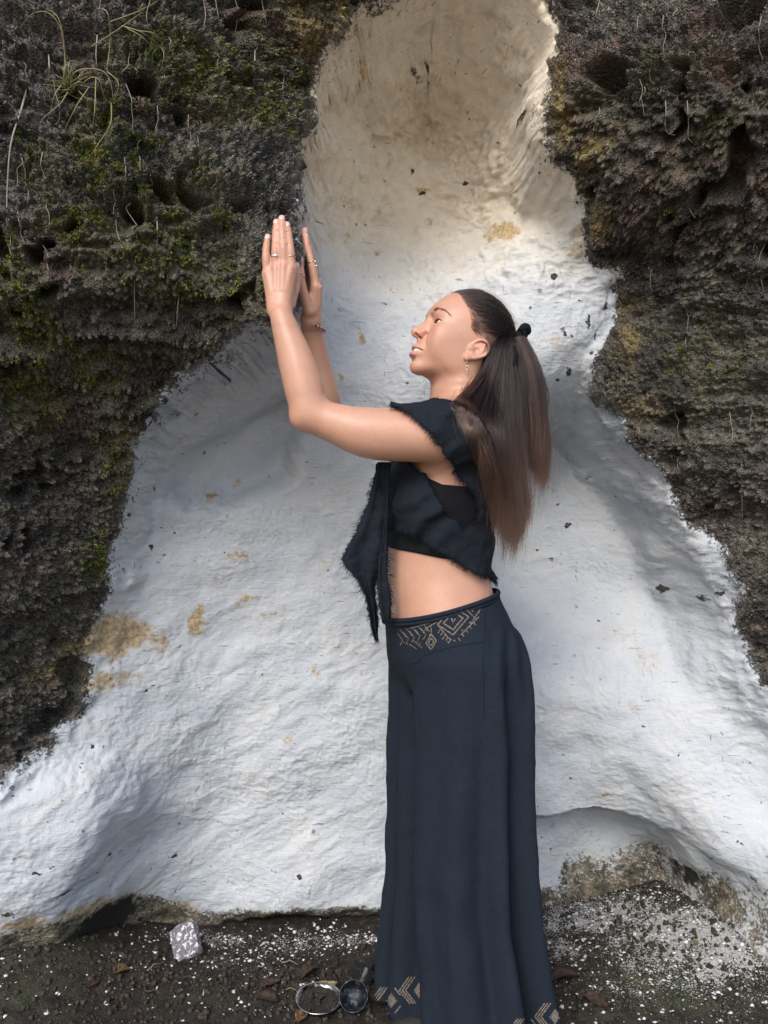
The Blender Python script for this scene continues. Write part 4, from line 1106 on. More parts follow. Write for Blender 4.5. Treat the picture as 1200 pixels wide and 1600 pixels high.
def crop_region(V, Q, N, keepv):
    """keep faces whose corners are all inside"""
    k = keepv[Q].all(1)
    q = Q[k]; used = np.unique(q); re = np.full(len(V), -1); re[used] = np.arange(len(used))
    return V[used], re[q], N[used]
def border_vertices(Q):
    e = np.concatenate([Q[:, [0, 1]], Q[:, [1, 2]], Q[:, [2, 3]], Q[:, [3, 0]]]); es = np.sort(e, 1)
    u, inv, cnt = np.unique(es, axis=0, return_inverse=True, return_counts=True)
    return u[cnt == 1]
def shell(name, V, Q, N, mat, parent, thick=0.0012):
    """two-sided cloth: the outer sheet, the inner one and the rim between them"""
    n = len(V)
    b = border_vertices(Q)
    # orient rim by the face that owns the edge
    e = np.concatenate([Q[:, [0, 1]], Q[:, [1, 2]], Q[:, [2, 3]], Q[:, [3, 0]]])
    key = {tuple(x) for x in map(tuple, b)}
    rim = [x for x in e.tolist() if (min(x), max(x)) in key]
    rim = np.array(rim)
    R = np.stack([rim[:, 1], rim[:, 0], rim[:, 0] + n, rim[:, 1] + n], -1)
    me = mesh_np(name, np.vstack([V, V - N * thick]), np.vstack([Q, Q[:, ::-1] + n, R]))
    return link(name, me, mat, parent), rim

def fringe(name, rim, V, N, mat, parent, length=0.012, per=0.0016, inner=None, seed=3, down=0.4, sel=None):
    """frayed threads along an edge"""
    r = np.random.default_rng(seed)
    cen = {}
    P_, R_ = [], []
    for a, b in rim:
        va, vb = V[a], V[b]
        if sel is not None and not sel((va + vb) / 2): continue
        L = np.linalg.norm(vb - va)
        t = (vb - va) / (L + 1e-9)
        out = np.cross(t, (N[a] + N[b]) / 2)                # away from the cloth
        for _ in range(int(L / per + r.random())):
            u = r.random()
            p = va * (1 - u) + vb * u
            tuft_ = 0.5 + 0.9 * max(0.0, float(perlin(p[None] , 55, seed)[0]) + .35)
            ln = length * tuft_ * (0.3 + 1.1 * r.random() ** 1.5)
            d = out * 0.8 + np.array([0, 0, -down]) + t * r.normal() * .35 + N[a] * r.normal(0.15, .3)
            d /= np.linalg.norm(d)
            k = r.normal(size=3) * .3
            P_.append([p - d * .002, p + d * ln * .5 + k * ln * .15, p + d * ln + np.array([0, 0, -ln * .25]) + k * ln * .5])
            R_.append([.00050, .00042, .00018])
    if not P_: return None
    v, q, t = tubes(P_, R_, 3, False)
    return link(name, mesh_np(name, v, q), mat, parent)

# ---- the wrap: follows the trunk and shoulders a few millimetres off, cut along its frayed edges
F_T = evaluate((-.10, 1.52, .98), (.37, 2.10, 1.50), 0.0036, BODY_TORSO, BODY_NECK)
F_A = evaluate((-.10, 1.52, .98), (.37, 2.10, 1.50), 0.0036, BODY_ARM_L)
F_B = evaluate((-.10, 1.52, .98), (.37, 2.10, 1.50), 0.0036, BODY_TORSO, BODY_NECK, BODY_ARM_R, BODY_ARM_L)
FS = Field((-.10, 1.52, .98), (.37, 2.10, 1.50), 0.0036)
gp3 = FS.pts((slice(None),) * 3)
# drape: bridge the hollow between bust and belly, add folds that run from the left shoulder down across the chest and from the bust to the back
fd = gp3 @ np.array([-0.55, 0.10, 0.83], f32)
fold = 0.0062 * np.sin(fd * 95 + 6 * perlin(gp3, 7, 301)) * sstep(-.2, .5, perlin(gp3, 5, 303) + .2) + 0.0042 * perlin(gp3, (22, 22, 30), 305) + 0.0022 * perlin(gp3, 55, 307)
FS.d = F_B.d - 0.0105 - fold
SV, SQ = FS.mesh(); SN = vnormals(SV, SQ)
def sample(F, V):
    i = np.clip(np.round((V - F.lo) / F.h).astype(int), 0, F.n - 1)
    return F.d[i[:, 0], i[:, 1], i[:, 2]]
dt, da = sample(F_T, SV), sample(F_A, SV)
x_, y_, z_ = SV[:, 0], SV[:, 1], SV[:, 2]
near = y_ < BY - .02
hem = line_z([(560,816),(600,822),(640,835),(665,850),(700,872),(735,893),(765,903),(800,908)], 1.70)(x_)
hem_far = line_z([(560,822),(640,830),(765,905)], 1.90)(x_)
ragged = 0.004 * perlin(SV, 60, 311) + 0.003 * perlin(SV, 150, 313)
keep = z_ + ragged > np.where(near, hem, hem_far)
on_arm = (da < dt - .004)
sl = poly_sd(xzpoly([(612,560),(613,634),(640,650),(660,674),(690,706),(700,728),(716,745),(737,768),(800,768),(800,560)], 1.62), x_, z_) + ragged
keep &= ~(on_arm & near & (sl < 0))
opening = poly_sd(xzpoly([(655,724),(700,722),(716,745),(737,768),(750,796),(745,814),(728,822),(702,806),(682,776),(668,748)], 1.655), x_, z_)
keep &= ~(near & (opening + ragged > 0))
dR = np.linalg.norm(SV - SHR, axis=1)
keep &= ~((y_ > BY + .05) & (x_ < SHR[0] - .055) & (z_ > 1.25))
keep &= ~((x_ < .02) & (z_ > 1.28) & (y_ > BY))
# neck and back opening
neckline = poly_sd(xzpoly([(560,618),(633,622),(672,630),(694,632),(717,643),(742,661),(758,690),(776,720),(800,735),(860,720),(860,300),(560,300)], 1.70), x_, z_)
keep &= ~(near & (neckline > 0))
keep &= ~(~near & (z_ > W(0, 640, 1.85)[2]))
v, q, n = crop_region(SV, SQ, SN, keep)
WRAP_BVH = BVHTree.FromPolygons([tuple(p_) for p_ in v], [tuple(int(k_) for k_ in f_) for f_ in q])
wrap, rim = shell('wrap', v, q, n, M_SHAWL, person, .0014)
fringe('fringe', rim, v, n, M_SHAWL, wrap, .0095, .0008, seed=5)
# ---- cropped jersey top under the wrap
FT = Field((-.10, 1.52, .98), (.37, 2.10, 1.50), 0.0036)
FT.d = F_T.d - 0.0030
V_, Q_ = FT.mesh(); N_ = vnormals(V_, Q_)
hem2 = line_z([(560,856),(604,858),(650,864),(690,872),(770,880)], 1.68)(V_[:, 0])
hem2f = line_z([(560,858),(770,880)], 1.9)(V_[:, 0])
nr = V_[:, 1] < BY
k2 = (V_[:, 2] > np.where(nr, hem2, hem2f)) & (V_[:, 2] < np.where(nr, line_z([(560,725),(655,735),(672,748),(690,757),(725,760),(800,762)], 1.66)(V_[:, 0]), W(0, 740, 1.9)[2]))
v, q, n = crop_region(V_, Q_, N_, k2)
def snap(v, q, fline, tol=.009):
    b = np.unique(border_vertices(q)); f_ = fline(v[b])
    ok = np.abs(v[b, 2] - f_) < tol
    v[b[ok], 2] = f_[ok]
snap(v, q, lambda p: np.where(p[:, 1] < BY, line_z([(560,856),(604,858),(650,864),(690,872),(770,880)], 1.68)(p[:, 0]), line_z([(560,858),(770,880)], 1.9)(p[:, 0])))
snap(v, q, lambda p: line_z([(560,725),(655,735),(672,748),(690,757),(725,760),(800,762)], 1.66)(p[:, 0]))
shell('crop_top', v, q, n, M_TOP, person, .0012)

# ---- the two hanging ends of the wrap at the front
def hanging(name, left, right, D0, seed, ripple=.006, rows=90, cols=34):
    """a strip of cloth between a left and a right edge line, with soft lengthwise folds and its own thickness"""
    Lp = crom([W(a, b, D0 + d) for a, b, d in left], rows); Rp = crom([W(a, b, D0 + d) for a, b, d in right], rows)
    u = np.linspace(0, 1, cols)
    g = Lp[:, None] * (1 - u)[None, :, None] + Rp[:, None] * u[None, :, None]
    flat = g.reshape(-1, 3)
    vv = np.repeat(np.linspace(0, 1, rows), cols)
    uu = np.tile(u, rows)
    dy = ripple * np.sin(uu * 11 + seed + 2 * vv) * (0.3 + vv) + .005 * perlin(flat, 30, seed) + .002 * perlin(flat, 90, seed + 1)
    edge = 0.0035 * perlin(flat, 120, seed + 2) * ((uu < .04) | (uu > .96))
    flat = flat + np.stack([edge, dy, 0 * dy], -1)
    Q = grid_quads(rows, cols)
    N = vnormals(flat, Q)
    if N[:, 1].mean() > 0: Q = Q[:, ::-1]; N = -N
    o, rim = shell(name, flat, Q, N, M_SHAWL, wrap, .0014)
    fringe('fringe', rim, flat, N, M_SHAWL, wrap, .011, .0010, seed=seed, sel=lambda p: p[2] < W(0, 745, D0)[2])
    return o
hanging('hanging_end', [(589,722,-.01),(585,742,-.012),(577,775,-.012),(567,805,-.014),(556,832,-.016),(541,858,-.018),(535,874,-.018),(543,888,-.016),(557,905,-.012),(569,928,-.008),(576,955,-.004),(580,980,0),(586,998,0)],
        [(606,722,-.012),(604,750,-.014),(603,780,-.014),(603,810,-.014),(603,835,-.014),(602,858,-.012),(600,880,-.008),(594,900,-.004),(587,915,0),(587,935,0),(589,955,0),(590,975,0),(590,998,0)], 1.715, 21)
hanging('hanging_end', [(596,722,0),(598,760,-.004),(599,800,-.006),(598,840,-.006),(592,870,-.006),(590,905,-.006),(591,935,-.006),(595,960,-.006),(601,970,-.006)],
        [(611,722,-.002),(608,760,-.006),(606,800,-.008),(605,840,-.008),(605,870,-.008),(606,905,-.008),(612,932,-.008),(612,952,-.008),(608,970,-.008)], 1.700, 33, ripple=.003, cols=18)

# ---- the wide trousers
hT = 0.0046
FP = Field((-.10, 1.54, -.03), (.46, 2.10, 1.04), hT)
pg = FP.pts((slice(None),) * 3)
px_, py_, pz_ = pg[..., 0], pg[..., 1], pg[..., 2]
def lofted(rows, cx_off=0):
    """rows: (pixel y, left px, right px, D, depth semi-axis); an upright tube of rounded sections"""
    z = np.array([W(0, r[0], r[3])[2] for r in rows]); o = np.argsort(z)
    xl = np.array([(r[1] - 600) * r[3] / F_PX for r in rows]); xr = np.array([(r[2] - 600) * r[3] / F_PX for r in rows])
    D_ = np.array([r[3] for r in rows]); b = np.array([r[4] for r in rows])
    f = lambda v: sum(np.interp(pz_ + q, z[o], v[o]) for q in (-.02, 0, .02)).astype(f32) / 3
    a_ = f((xr - xl) / 2); c_ = f((xr + xl) / 2); d_ = f(D_); b_ = f(b)
    dx, dy = px_ - c_, py_ - d_
    th = np.arctan2(dy / b_, dx / a_)                       # 0: towards +x, -pi/2: towards the camera
    rho = np.sqrt((dx / a_) ** 2 + (dy / b_) ** 2)
    return (rho - 1) * np.minimum(a_, b_), th
def ridge(th, c, w): 
    d = np.abs((th - c + math.pi) % (2 * math.pi) - math.pi)
    return np.exp(-(d / w) ** 2)
down = sstep(.95, .15, pz_)
legn, th = lofted([(985,640,800,1.76,.115),(1020,640,826,1.75,.125),(1060,645,829,1.74,.120),(1150,650,834,1.73,.112),(1250,649,833,1.725,.112),(1350,648,832,1.72,.115),(1420,650,836,1.72,.118),(1480,655,847,1.715,.122),(1540,658,858,1.71,.126),(1600,660,871,1.705,.132),(1680,660,884,1.70,.136)])
wv = .35 * perlin(np.stack([px_ * 0, py_ * 0, pz_], -1), 3, 401)
legn = legn - (0.008 + 0.020 * down) * (ridge(th, -1.95 + .1 * wv, .30) * .9 + ridge(th, -1.22 + .25 * wv, .20) * 1.1 + ridge(th, -.55 + .2 * wv, .22) * .9 + ridge(th, -2.65, .25) * .6) \
    + (0.016 + 0.052 * down) * ridge(th, -.92 + .12 * wv, .15) + (.008 + .040 * down) * ridge(th, -.33 - .15 * wv, .13) + (.002 + .014 * down) * ridge(th, -1.58 - .25 * wv, .17)
legf, th2 = lofted([(985,612,760,1.85,.110),(1020,612,770,1.86,.11),(1060,609,770,1.88,.105),(1150,608,760,1.90,.10),(1250,607,750,1.905,.10),(1350,607,745,1.91,.105),(1400,603,742,1.91,.11),(1450,598,742,1.91,.115),(1500,593,742,1.91,.12),(1550,588,742,1.91,.125),(1595,582,742,1.91,.13),(1680,572,742,1.91,.135)])
legf = legf - (0.004 + 0.012 * down) * (ridge(th2, -2.2, .25) + ridge(th2, -2.95, .2) * .7) + (.004 + .030 * down) * ridge(th2, -2.62 + .1 * wv, .10)
FP.d = smin(legn, legf, 0.006) + 0.08 * sstep(.86, 1.0, pz_)
hips = trunk(pg) - 0.008 + 0.08 * sstep(.86, .66, pz_)
FP.d = smin(FP.d, hips.astype(f32), 0.016)
# waistband edge: an oblique plane, low in front and high behind
wl0, wl1 = W(604, 972, 1.75), W(768, 926, 1.78)
slope = (wl1[2] - wl0[2]) / (wl1[0] - wl0[0])
zt_ = wl0[2] + slope * (px_ - wl0[0])
pgn = 0.0048 * perlin(pg, (13, 13, 4.5), 411) + 0.0030 * perlin(pg, (28, 28, 13), 413) * sstep(.75, .3, pz_) + 0.0012 * perlin(pg, (55, 55, 40), 414) + 0.0045 * (0.5 - np.abs(perlin(np.stack([px_ * .9 + pz_ * .35, py_ * .9, pz_], -1), (9, 9, 9), 417))) * sstep(.95, .7, pz_) * sstep(.15, .4, pz_)
seat_gather = .0035 * np.sin(px_ * 190 + 3 * perlin(pg, 10, 415)) * sstep(.20, .24, px_) * sstep(.70, .80, pz_) * sstep(.97, .88, pz_)
FP.d = FP.d - pgn - seat_gather
FP.d = FP.d - .0030 * (pz_ > zt_ - .0)                    # nothing above is kept
TVv, TQq = FP.mesh(); TN = vnormals(TVv, TQq)
ztop = wl0[2] + slope * (TVv[:, 0] - wl0[0])
hemz = np.interp(TVv[:, 0], [-.05, .05, .10, .12, .40], [.030, .022, .018, .006, .012])
v, q, n = crop_region(TVv, TQq, TN, (TVv[:, 2] < ztop) & (TVv[:, 2] > hemz))
snap(v, q, lambda p: np.interp(p[:, 0], [-.05, .05, .10, .12, .40], [.030, .022, .018, .006, .012]))
trousers, rimT = shell('trousers', v, q, n, M_TROUSER, person, .0014)
bvh = BVHTree.FromPolygons([tuple(p) for p in v], [tuple(int(k) for k in f) for f in q])
CAMP = Vector((0, 0, CAM_Z))
def on_cloth(px, py, lift=.0012):
    d = Vector(W(px, py, 1.0)) - CAMP; d.normalize()
    hit = bvh.ray_cast(CAMP, d)
    if hit[0] is None: return None
    nn = hit[1] if hit[1].dot(d) < 0 else -hit[1]
    return np.array(hit[0] + nn * lift), np.array(nn)
def stitched(name, lines, mat, parent, width=.0015, step=3.0, lift=.0004, sides=4):
    """cords lying on the cloth along lines"""
    P_, R_ = [], []
    for ln in lines:
        pts = []
        ln = np.array(ln, float)
        for a, b in zip(ln[:-1], ln[1:]):
            m = max(2, int(np.hypot(*(b - a)) / step))
            for k in range(m): pts.append(a + (b - a) * k / m)
        pts.append(ln[-1])
        h_ = [on_cloth(p[0], p[1], lift) for p in pts]; h_ = [x[0] for x in h_ if x is not None]
        if len(h_) > 1: P_.append(h_); R_.append(width)
    if P_:
        v, q, t = tubes(P_, R_, sides, True)
        return link(name, mesh_np(name, v, q, t), mat, parent)
# waistband roll, yoke seams
wb = []
for a in np.linspace(0, 2 * math.pi, 120, endpoint=False):
    # follow the rim of the trousers at the waist plane
    d = TF * math.cos(a) + TL * math.sin(a)
    c = TC(.97)
    zz = .965
    for _ in range(3):
        lo_, hi_ = .02, .30
        for __ in range(18):
            m = (lo_ + hi_) / 2
            p = np.array([[c[0] + d[0] * m, c[1] + d[1] * m, zz]])
            if trunk(p)[0] < .010: lo_ = m
            else: hi_ = m
        zz = wl0[2] + slope * (c[0] + d[0] * lo_ - wl0[0])
    wb.append([c[0] + d[0] * lo_, c[1] + d[1] * lo_, zz])
wb.append(wb[0]); wb = np.array(wb)
v_, q_, t_ = tubes([wb + [0, 0, .001], wb + [0, 0, -.0075]], [.0052, .0040], 8, False)
link('waistband', mesh_np('waistband', v_, q_), M_TROUSER, trousers)
stitched('yoke_seam', [[(616,1014),(626,1028),(640,1038),(652,1034),(664,1023),(690,1015),(720,1008),(754,1003)], [(757,938),(756,980),(755,1040),(757,1120)]], M_TROUSER, trousers, .0013, 3, .0002)
# printed bands: thin flat strips of print on the cloth
Mp = Mat('sand_print', .9, .1)
Mp.color(Mp.mix(Mp.step(Mp.noise(500, 3), .38, .62), (0.06, 0.052, 0.048), (0.25, 0.205, 0.17)))
MOTIF_BACK = False
def printed(name, strokes, parent, w=2.0):
    V, Q = [], []
    for st in strokes:
        ww = w
        if isinstance(st, tuple): st, ww = st
        st = np.array(st, float)
        pts = []
        for a, b in zip(st[:-1], st[1:]):
            m = max(1, int(np.hypot(*(b - a)) / 2.0))
            pts += [a + (b - a) * k / m for k in range(m)]
        pts.append(st[-1]); pts = np.array(pts)
        t = np.gradient(pts, axis=0) if len(pts) > 1 else np.array([[1, 0]])
        t /= np.linalg.norm(t, axis=1, keepdims=True) + 1e-9
        nn = np.stack([-t[:, 1], t[:, 0]], -1) * ww / 2
        L = [on_cloth(*p) for p in pts + nn]; R = [on_cloth(*p) for p in pts - nn]
        for k in range(len(pts) - 1):
            quad = [L[k], L[k + 1], R[k + 1], R[k]]
            if any(x is None for x in quad): continue
            qp = [x[0] for x in quad]
            if MOTIF_BACK and qp[0][1] < 1.755: continue
            if max(np.linalg.norm(qp[i] - qp[i - 1]) for i in range(4)) > .02: continue
            Q.append([len(V) + j for j in range(4)]); V += qp
    if V: return link(name, mesh_np(name, V, Q, smooth=False), Mp.m, parent, kind='stuff')
def dots(pts, r=1.0): return [([(x - r, y), (x + r, y)], 2 * r) for x, y in pts]
def chevrons(cx, cy, s=1.0, tilt=0):
    out = []
    for k in range(3):
        x0 = cx - (32 - k * 4.6) * s
        out.append(([(x0 + 15 * s, cy - 21 * s), (x0, cy), (x0 + 17 * s, cy + 21 * s)], 2.2 * s))
    out.append(([(cx - 1 * s, cy - 10.5 * s), (cx - 1 * s, cy + 10.5 * s)], .5))
    for dx in np.linspace(-7.5, 7.5, 9):
        hh = 11.5 * (1 - abs(dx) / 8.2) * s
        out.append(([(cx - 1 * s + dx * s, cy - hh), (cx - 1 * s + dx * s, cy + hh)], 2.1 * s))
    out += [([(cx + 4 * s, cy - 20 * s), (cx + 13 * s, cy - 8 * s)], 2.2 * s), ([(cx + 13 * s, cy + 8 * s), (cx + 4 * s, cy + 20 * s)], 2.2 * s)]
    return out
printed('printed_motif', chevrons(613, 1563), trousers)
MOTIF_BACK = True
printed('printed_motif', chevrons(656, 1547), trousers)
MOTIF_BACK = False
printed('printed_motif', chevrons(868, 1588), trousers)
printed('printed_motif', chevrons(826, 1612), trousers)
def diamond(cx, cy, rx, ry, sk=0.0): return [(cx, cy - ry), (cx + rx, cy - sk), (cx, cy + ry), (cx - rx, cy + sk), (cx, cy - ry)]
band = [(diamond(708, 970, 24, 22, 6), 2.0), (diamond(708, 970, 15, 14, 4), 2.2), ([(705, 966), (708, 973), (711, 967)], 2.2),
        ([(684, 976), (700, 996), (706, 1000)], 1.8), ([(720, 992), (748, 964)], 1.8), ([(726, 950), (744, 968)], 1.6), ([(735, 975), (750, 952)], 1.4)]
band += [([(688 + 4 * k, 984 + 4 * k), (685 + 4 * k, 989 + 4 * k)], 1.4) for k in range(5)] + [([(716 + 6 * k, 997 - 6 * k), (719 + 6 * k, 1001 - 6 * k)], 1.4) for k in range(5)]
band += dots([(722, 985), (734, 973), (744, 961), (692, 998), (700, 1003), (710, 1001), (672, 992), (679, 997), (668, 985), (748, 957), (738, 955)], 1.1)
band += [(diamond(674, 1003, 8, 12, 2), 1.8), (diamond(674, 1003, 4, 6, 1), 1.6), ([(674, 992), (674, 978), (664, 982)], 1.3), ([(663, 986), (673, 977), (684, 972)], 1.4)]
for k in range(5): band += [([(622 + 9 * k, 990 - 2.2 * k), (630 + 9 * k, 1000 - 2.2 * k), (626 + 9 * k, 1008 - 2.2 * k)], 1.2), ([(626 + 9 * k, 984 - 2.2 * k), (636 + 9 * k, 996 - 2.2 * k)], 1.2)]
band += [([(640, 1006), (652, 1014)], 1.2), ([(648, 1002), (660, 1012)], 1.2), ([(640, 982), (662, 976), (690, 968)], 1.1)]
band += dots([(632 + 5 * k, 1004 + (k % 3) * 3 - k) for k in range(7)], .9)
printed('printed_motif', band, trousers)
# a dark sandal tip under the hem of the far leg
c = W(648, 1590, 1.80); c[2] = .018
aa = np.linspace(0, 2 * math.pi, 20, endpoint=False)
rows = []
for zz, sc in ((-.016, .92), (-.008, 1.0), (.004, 1.0), (.016, .8), (.024, .45)):
    rows.append(np.stack([c[0] + .075 * sc * np.cos(aa) + .02, c[1] + .040 * sc * np.sin(aa), np.full(20, c[2] + zz)], -1))
Msh = Mat('dark_leather', .7); Msh.color((.012, .010, .009))
link('shoe', mesh_np('shoe', np.vstack(rows), grid_quads(5, 20, True)), Msh.m, person)
# ------------------------------------------------------------------ hair, brows, lashes
hr = np.random.default_rng(11)
def hair_material(name, root, tip, rough=.32):
    m = bpy.data.materials.new(name); m.use_nodes = True
    t = m.node_tree; t.nodes.clear()
    o = t.nodes.new('ShaderNodeOutputMaterial'); b = t.nodes.new('ShaderNodeBsdfHairPrincipled')
    b.parametrization = 'COLOR'
    b.inputs['Roughness'].default_value = rough; b.inputs['Radial Roughness'].default_value = .45
    b.inputs['Random Roughness'].default_value = .3
    hi = t.nodes.new('ShaderNodeHairInfo')
    mr = t.nodes.new('ShaderNodeMapRange'); mr.inputs[1].default_value = .5; mr.inputs[2].default_value = 1.0
    mx = t.nodes.new('ShaderNodeMix'); mx.data_type = 'RGBA'
    mx.inputs[6].default_value = (*root, 1); mx.inputs[7].default_value = (*tip, 1)
    t.links.new(hi.outputs['Intercept'], mr.inputs[0]); t.links.new(mr.outputs[0], mx.inputs[0])
    hs = t.nodes.new('ShaderNodeHueSaturation')
    ma = t.nodes.new('ShaderNodeMapRange'); ma.inputs[3].default_value = .35; ma.inputs[4].default_value = 1.8
    t.links.new(hi.outputs['Random'], ma.inputs[0]); t.links.new(ma.outputs[0], hs.inputs['Value']); t.links.new(mx.outputs[2], hs.inputs['Color'])
    t.links.new(hs.outputs[0], b.inputs['Color']); t.links.new(b.outputs[0], o.inputs[0])
    return m
M_HAIR = hair_material('brown_hair', (0.0105, 0.0054, 0.0042), (0.050, 0.022, 0.0135))
M_BROW = hair_material('brow_hair', (0.055, 0.034, 0.026), (0.07, 0.044, 0.033))
def strands(name, paths, r0, mat, parent):
    """paths: (N, n, 3)"""
    paths = np.asarray(paths, f32); N_, n_ = paths.shape[:2]
    hc = bpy.data.hair_curves.new(name)
    hc.add_curves([n_] * N_)
    hc.attributes['position'].data.foreach_set('vector', paths.ravel())
    rad = np.tile(np.interp(np.linspace(0, 1, n_), [0, .1, .7, 1], [.7, 1, .9, .25]) * r0, N_).astype(f32)
    ra = hc.attributes.get('radius') or hc.attributes.new('radius', 'FLOAT', 'POINT')
    ra.data.foreach_set('value', rad)
    hc.materials.append(mat)
    return link(name, hc, None, parent)
# the pulled-back hair: roots on the scalp, each lock follows the skull to the tie
headV, headN = VV[:len(pieces[0][0])], NN[:len(pieces[0][0])]
hl_ = w2h(headV); scal = hair_line(hl_)
TIE = W(812, 524, 1.795)
tie_h = w2h(TIE)
SKC = np.array([.006, 0, .040])
def skull_radius(d):
    """distance of the scalp from the skull's centre along unit directions"""
    lo_, hi_ = np.full(len(d), .04), np.full(len(d), .13)
    fn = d_ellipsoid((0.008, 0, 0.043), (0.100, 0.074, 0.086))[0]
    for _ in range(14):
        m = (lo_ + hi_) / 2
        neg = fn((SKC + d * m[:, None]).astype(f32)) < 0
        lo_ = np.where(neg, m, lo_); hi_ = np.where(neg, hi_, m)
    return lo_
cand = np.where((scal > -.002) & (hl_[:, 2] > -.012 + 0 * hl_[:, 0]))[0]
ear_zone = (np.abs(hl_[:, 1]) > .066) & (hl_[:, 0] > -.03) & (hl_[:, 0] < .02) & (hl_[:, 2] < .014)
cand = cand[~ear_zone[cand]]
top = cand[hl_[cand, 2] > np.interp(hl_[cand, 0], [-.035, -.012], [-.014, .012])]
roots = top[hr.random(len(top)) < .12 + .88 * sstep(.0, .020, scal[top])]; roots = hr.choice(roots, 5200)
n_ = 18
td = (tie_h - SKC); td /= np.linalg.norm(td)
rd = hl_[roots] - SKC; rd /= np.linalg.norm(rd, axis=1, keepdims=True)
t = np.linspace(0, 1, n_)
om = np.arccos(np.clip(rd @ td, -1, 1))
tdj = td + hr.normal(size=(len(roots), 3)) * .05; tdj /= np.linalg.norm(tdj, axis=1, keepdims=True)
om = np.arccos(np.clip((rd * tdj).sum(1), -.999, .9999))
P_ = []
lock = np.floor(perlin(hl_[roots], 60, 501) * 10)
lift = hr.random(len(roots)) ** 1.5
for k in range(n_):
    s = (np.sin((1 - t[k]) * om) / np.sin(om))[:, None] * rd + (np.sin(t[k] * om) / np.sin(om))[:, None] * tdj
    s /= np.linalg.norm(s, axis=1, keepdims=True)
    r = skull_radius(s)
    wav = perlin(s * 1.0, 16, 505) * .0018 * math.sin(math.pi * t[k])
    volume = (.0012 + (.0085 * sstep(-.35, .5, s[:, 2] + .25)) * (.25 + .75 * sstep(0, .35, t[k]))) * (.25 + .75 * lift) + wav
    P_.append(SKC + s * (r + volume)[:, None])
P_ = np.stack(P_, 1)
strands('hair', h2w(P_.reshape(-1, 3)).reshape(P_.shape), .00034, M_HAIR, person)
HAIR = [o for o in person.children if o.name.startswith('hair')][0]
fr = hr.choice(len(P_), 170)
fly = P_[fr].copy(); amp = .004 + .012 * hr.random(len(fr)) ** 2
bow = np.sin(np.linspace(0, math.pi * .8, n_))[None, :] * amp[:, None]
fly = SKC + (fly - SKC) * (1 + bow / .1)[..., None] + (hr.normal(size=(len(fr), 1, 3)) * .004) * np.linspace(0, 1, n_)[None, :, None]
cut_ = (.45 + .5 * hr.random(len(fr)))
fly = np.stack([np.stack([np.interp(np.linspace(0, cut_[k], n_), np.linspace(0, 1, n_), fly[k, :, j]) for j in range(3)], -1) for k in range(len(fr))])
strands('flyaway_hair', h2w(fly.reshape(-1, 3)).reshape(fly.shape), .00016, M_HAIR, HAIR)
# small flyaway hairs at the temple
temple = cand[(scal[cand] < .010) & (hl_[cand, 1] > 0) & (hl_[cand, 2] > .022) & (hl_[cand, 0] > .015)]
rt = hr.choice(temple, 420)
rd = hl_[rt]
dirs = np.tile(np.array([-.75, .02, -.25]), (len(rt), 1)) + hr.normal(size=(len(rt), 3)) * .12
fp = []
for k in range(8):
    tt = k / 7 * (.012 + .03 * hr.random(len(rt)) if k == -1 else .026)
    q_ = rd + dirs * tt
    q_[:, 1] = np.maximum(q_[:, 1], 0)
    s = q_ - SKC; L = np.linalg.norm(s, axis=1, keepdims=True); s = s / L
    fp.append(SKC + s * (np.maximum(L[:, 0], skull_radius(s)) + .0009)[:, None])
strands('baby_hair', h2w(np.stack(fp, 1).reshape(-1, 3)).reshape(len(rt), 8, 3), .00018, M_HAIR, HAIR)
SKIN_BVH = BVHTree.FromPolygons([tuple(p_) for p_ in pieces[1][0]], [tuple(int(k_) for k_ in f_) for f_ in pieces[1][1]])
def lay_over(res):
    """hair lies on the cloth and skin of the near shoulder, not inside them"""
    d = Vector((0, 1, 0))
    flat = res.reshape(-1, 3)
    for k in np.where((flat[:, 1] < 1.735) & (flat[:, 2] < 1.45) & (flat[:, 0] < .262))[0]:
        for tree, gap in ((WRAP_BVH, .004), (SKIN_BVH, .003)):
            hit = tree.ray_cast(Vector((flat[k, 0], 1.3, flat[k, 2])), d)
            if hit[0] is not None and hit[0].y - gap < flat[k, 1]:
                flat[k, 1] = hit[0].y - gap - .004 * ((k * 7919) % 97) / 97
    res[:, 1:-1, 1] = (res[:, :-2, 1] + res[:, 1:-1, 1] * 2 + res[:, 2:, 1]) / 4
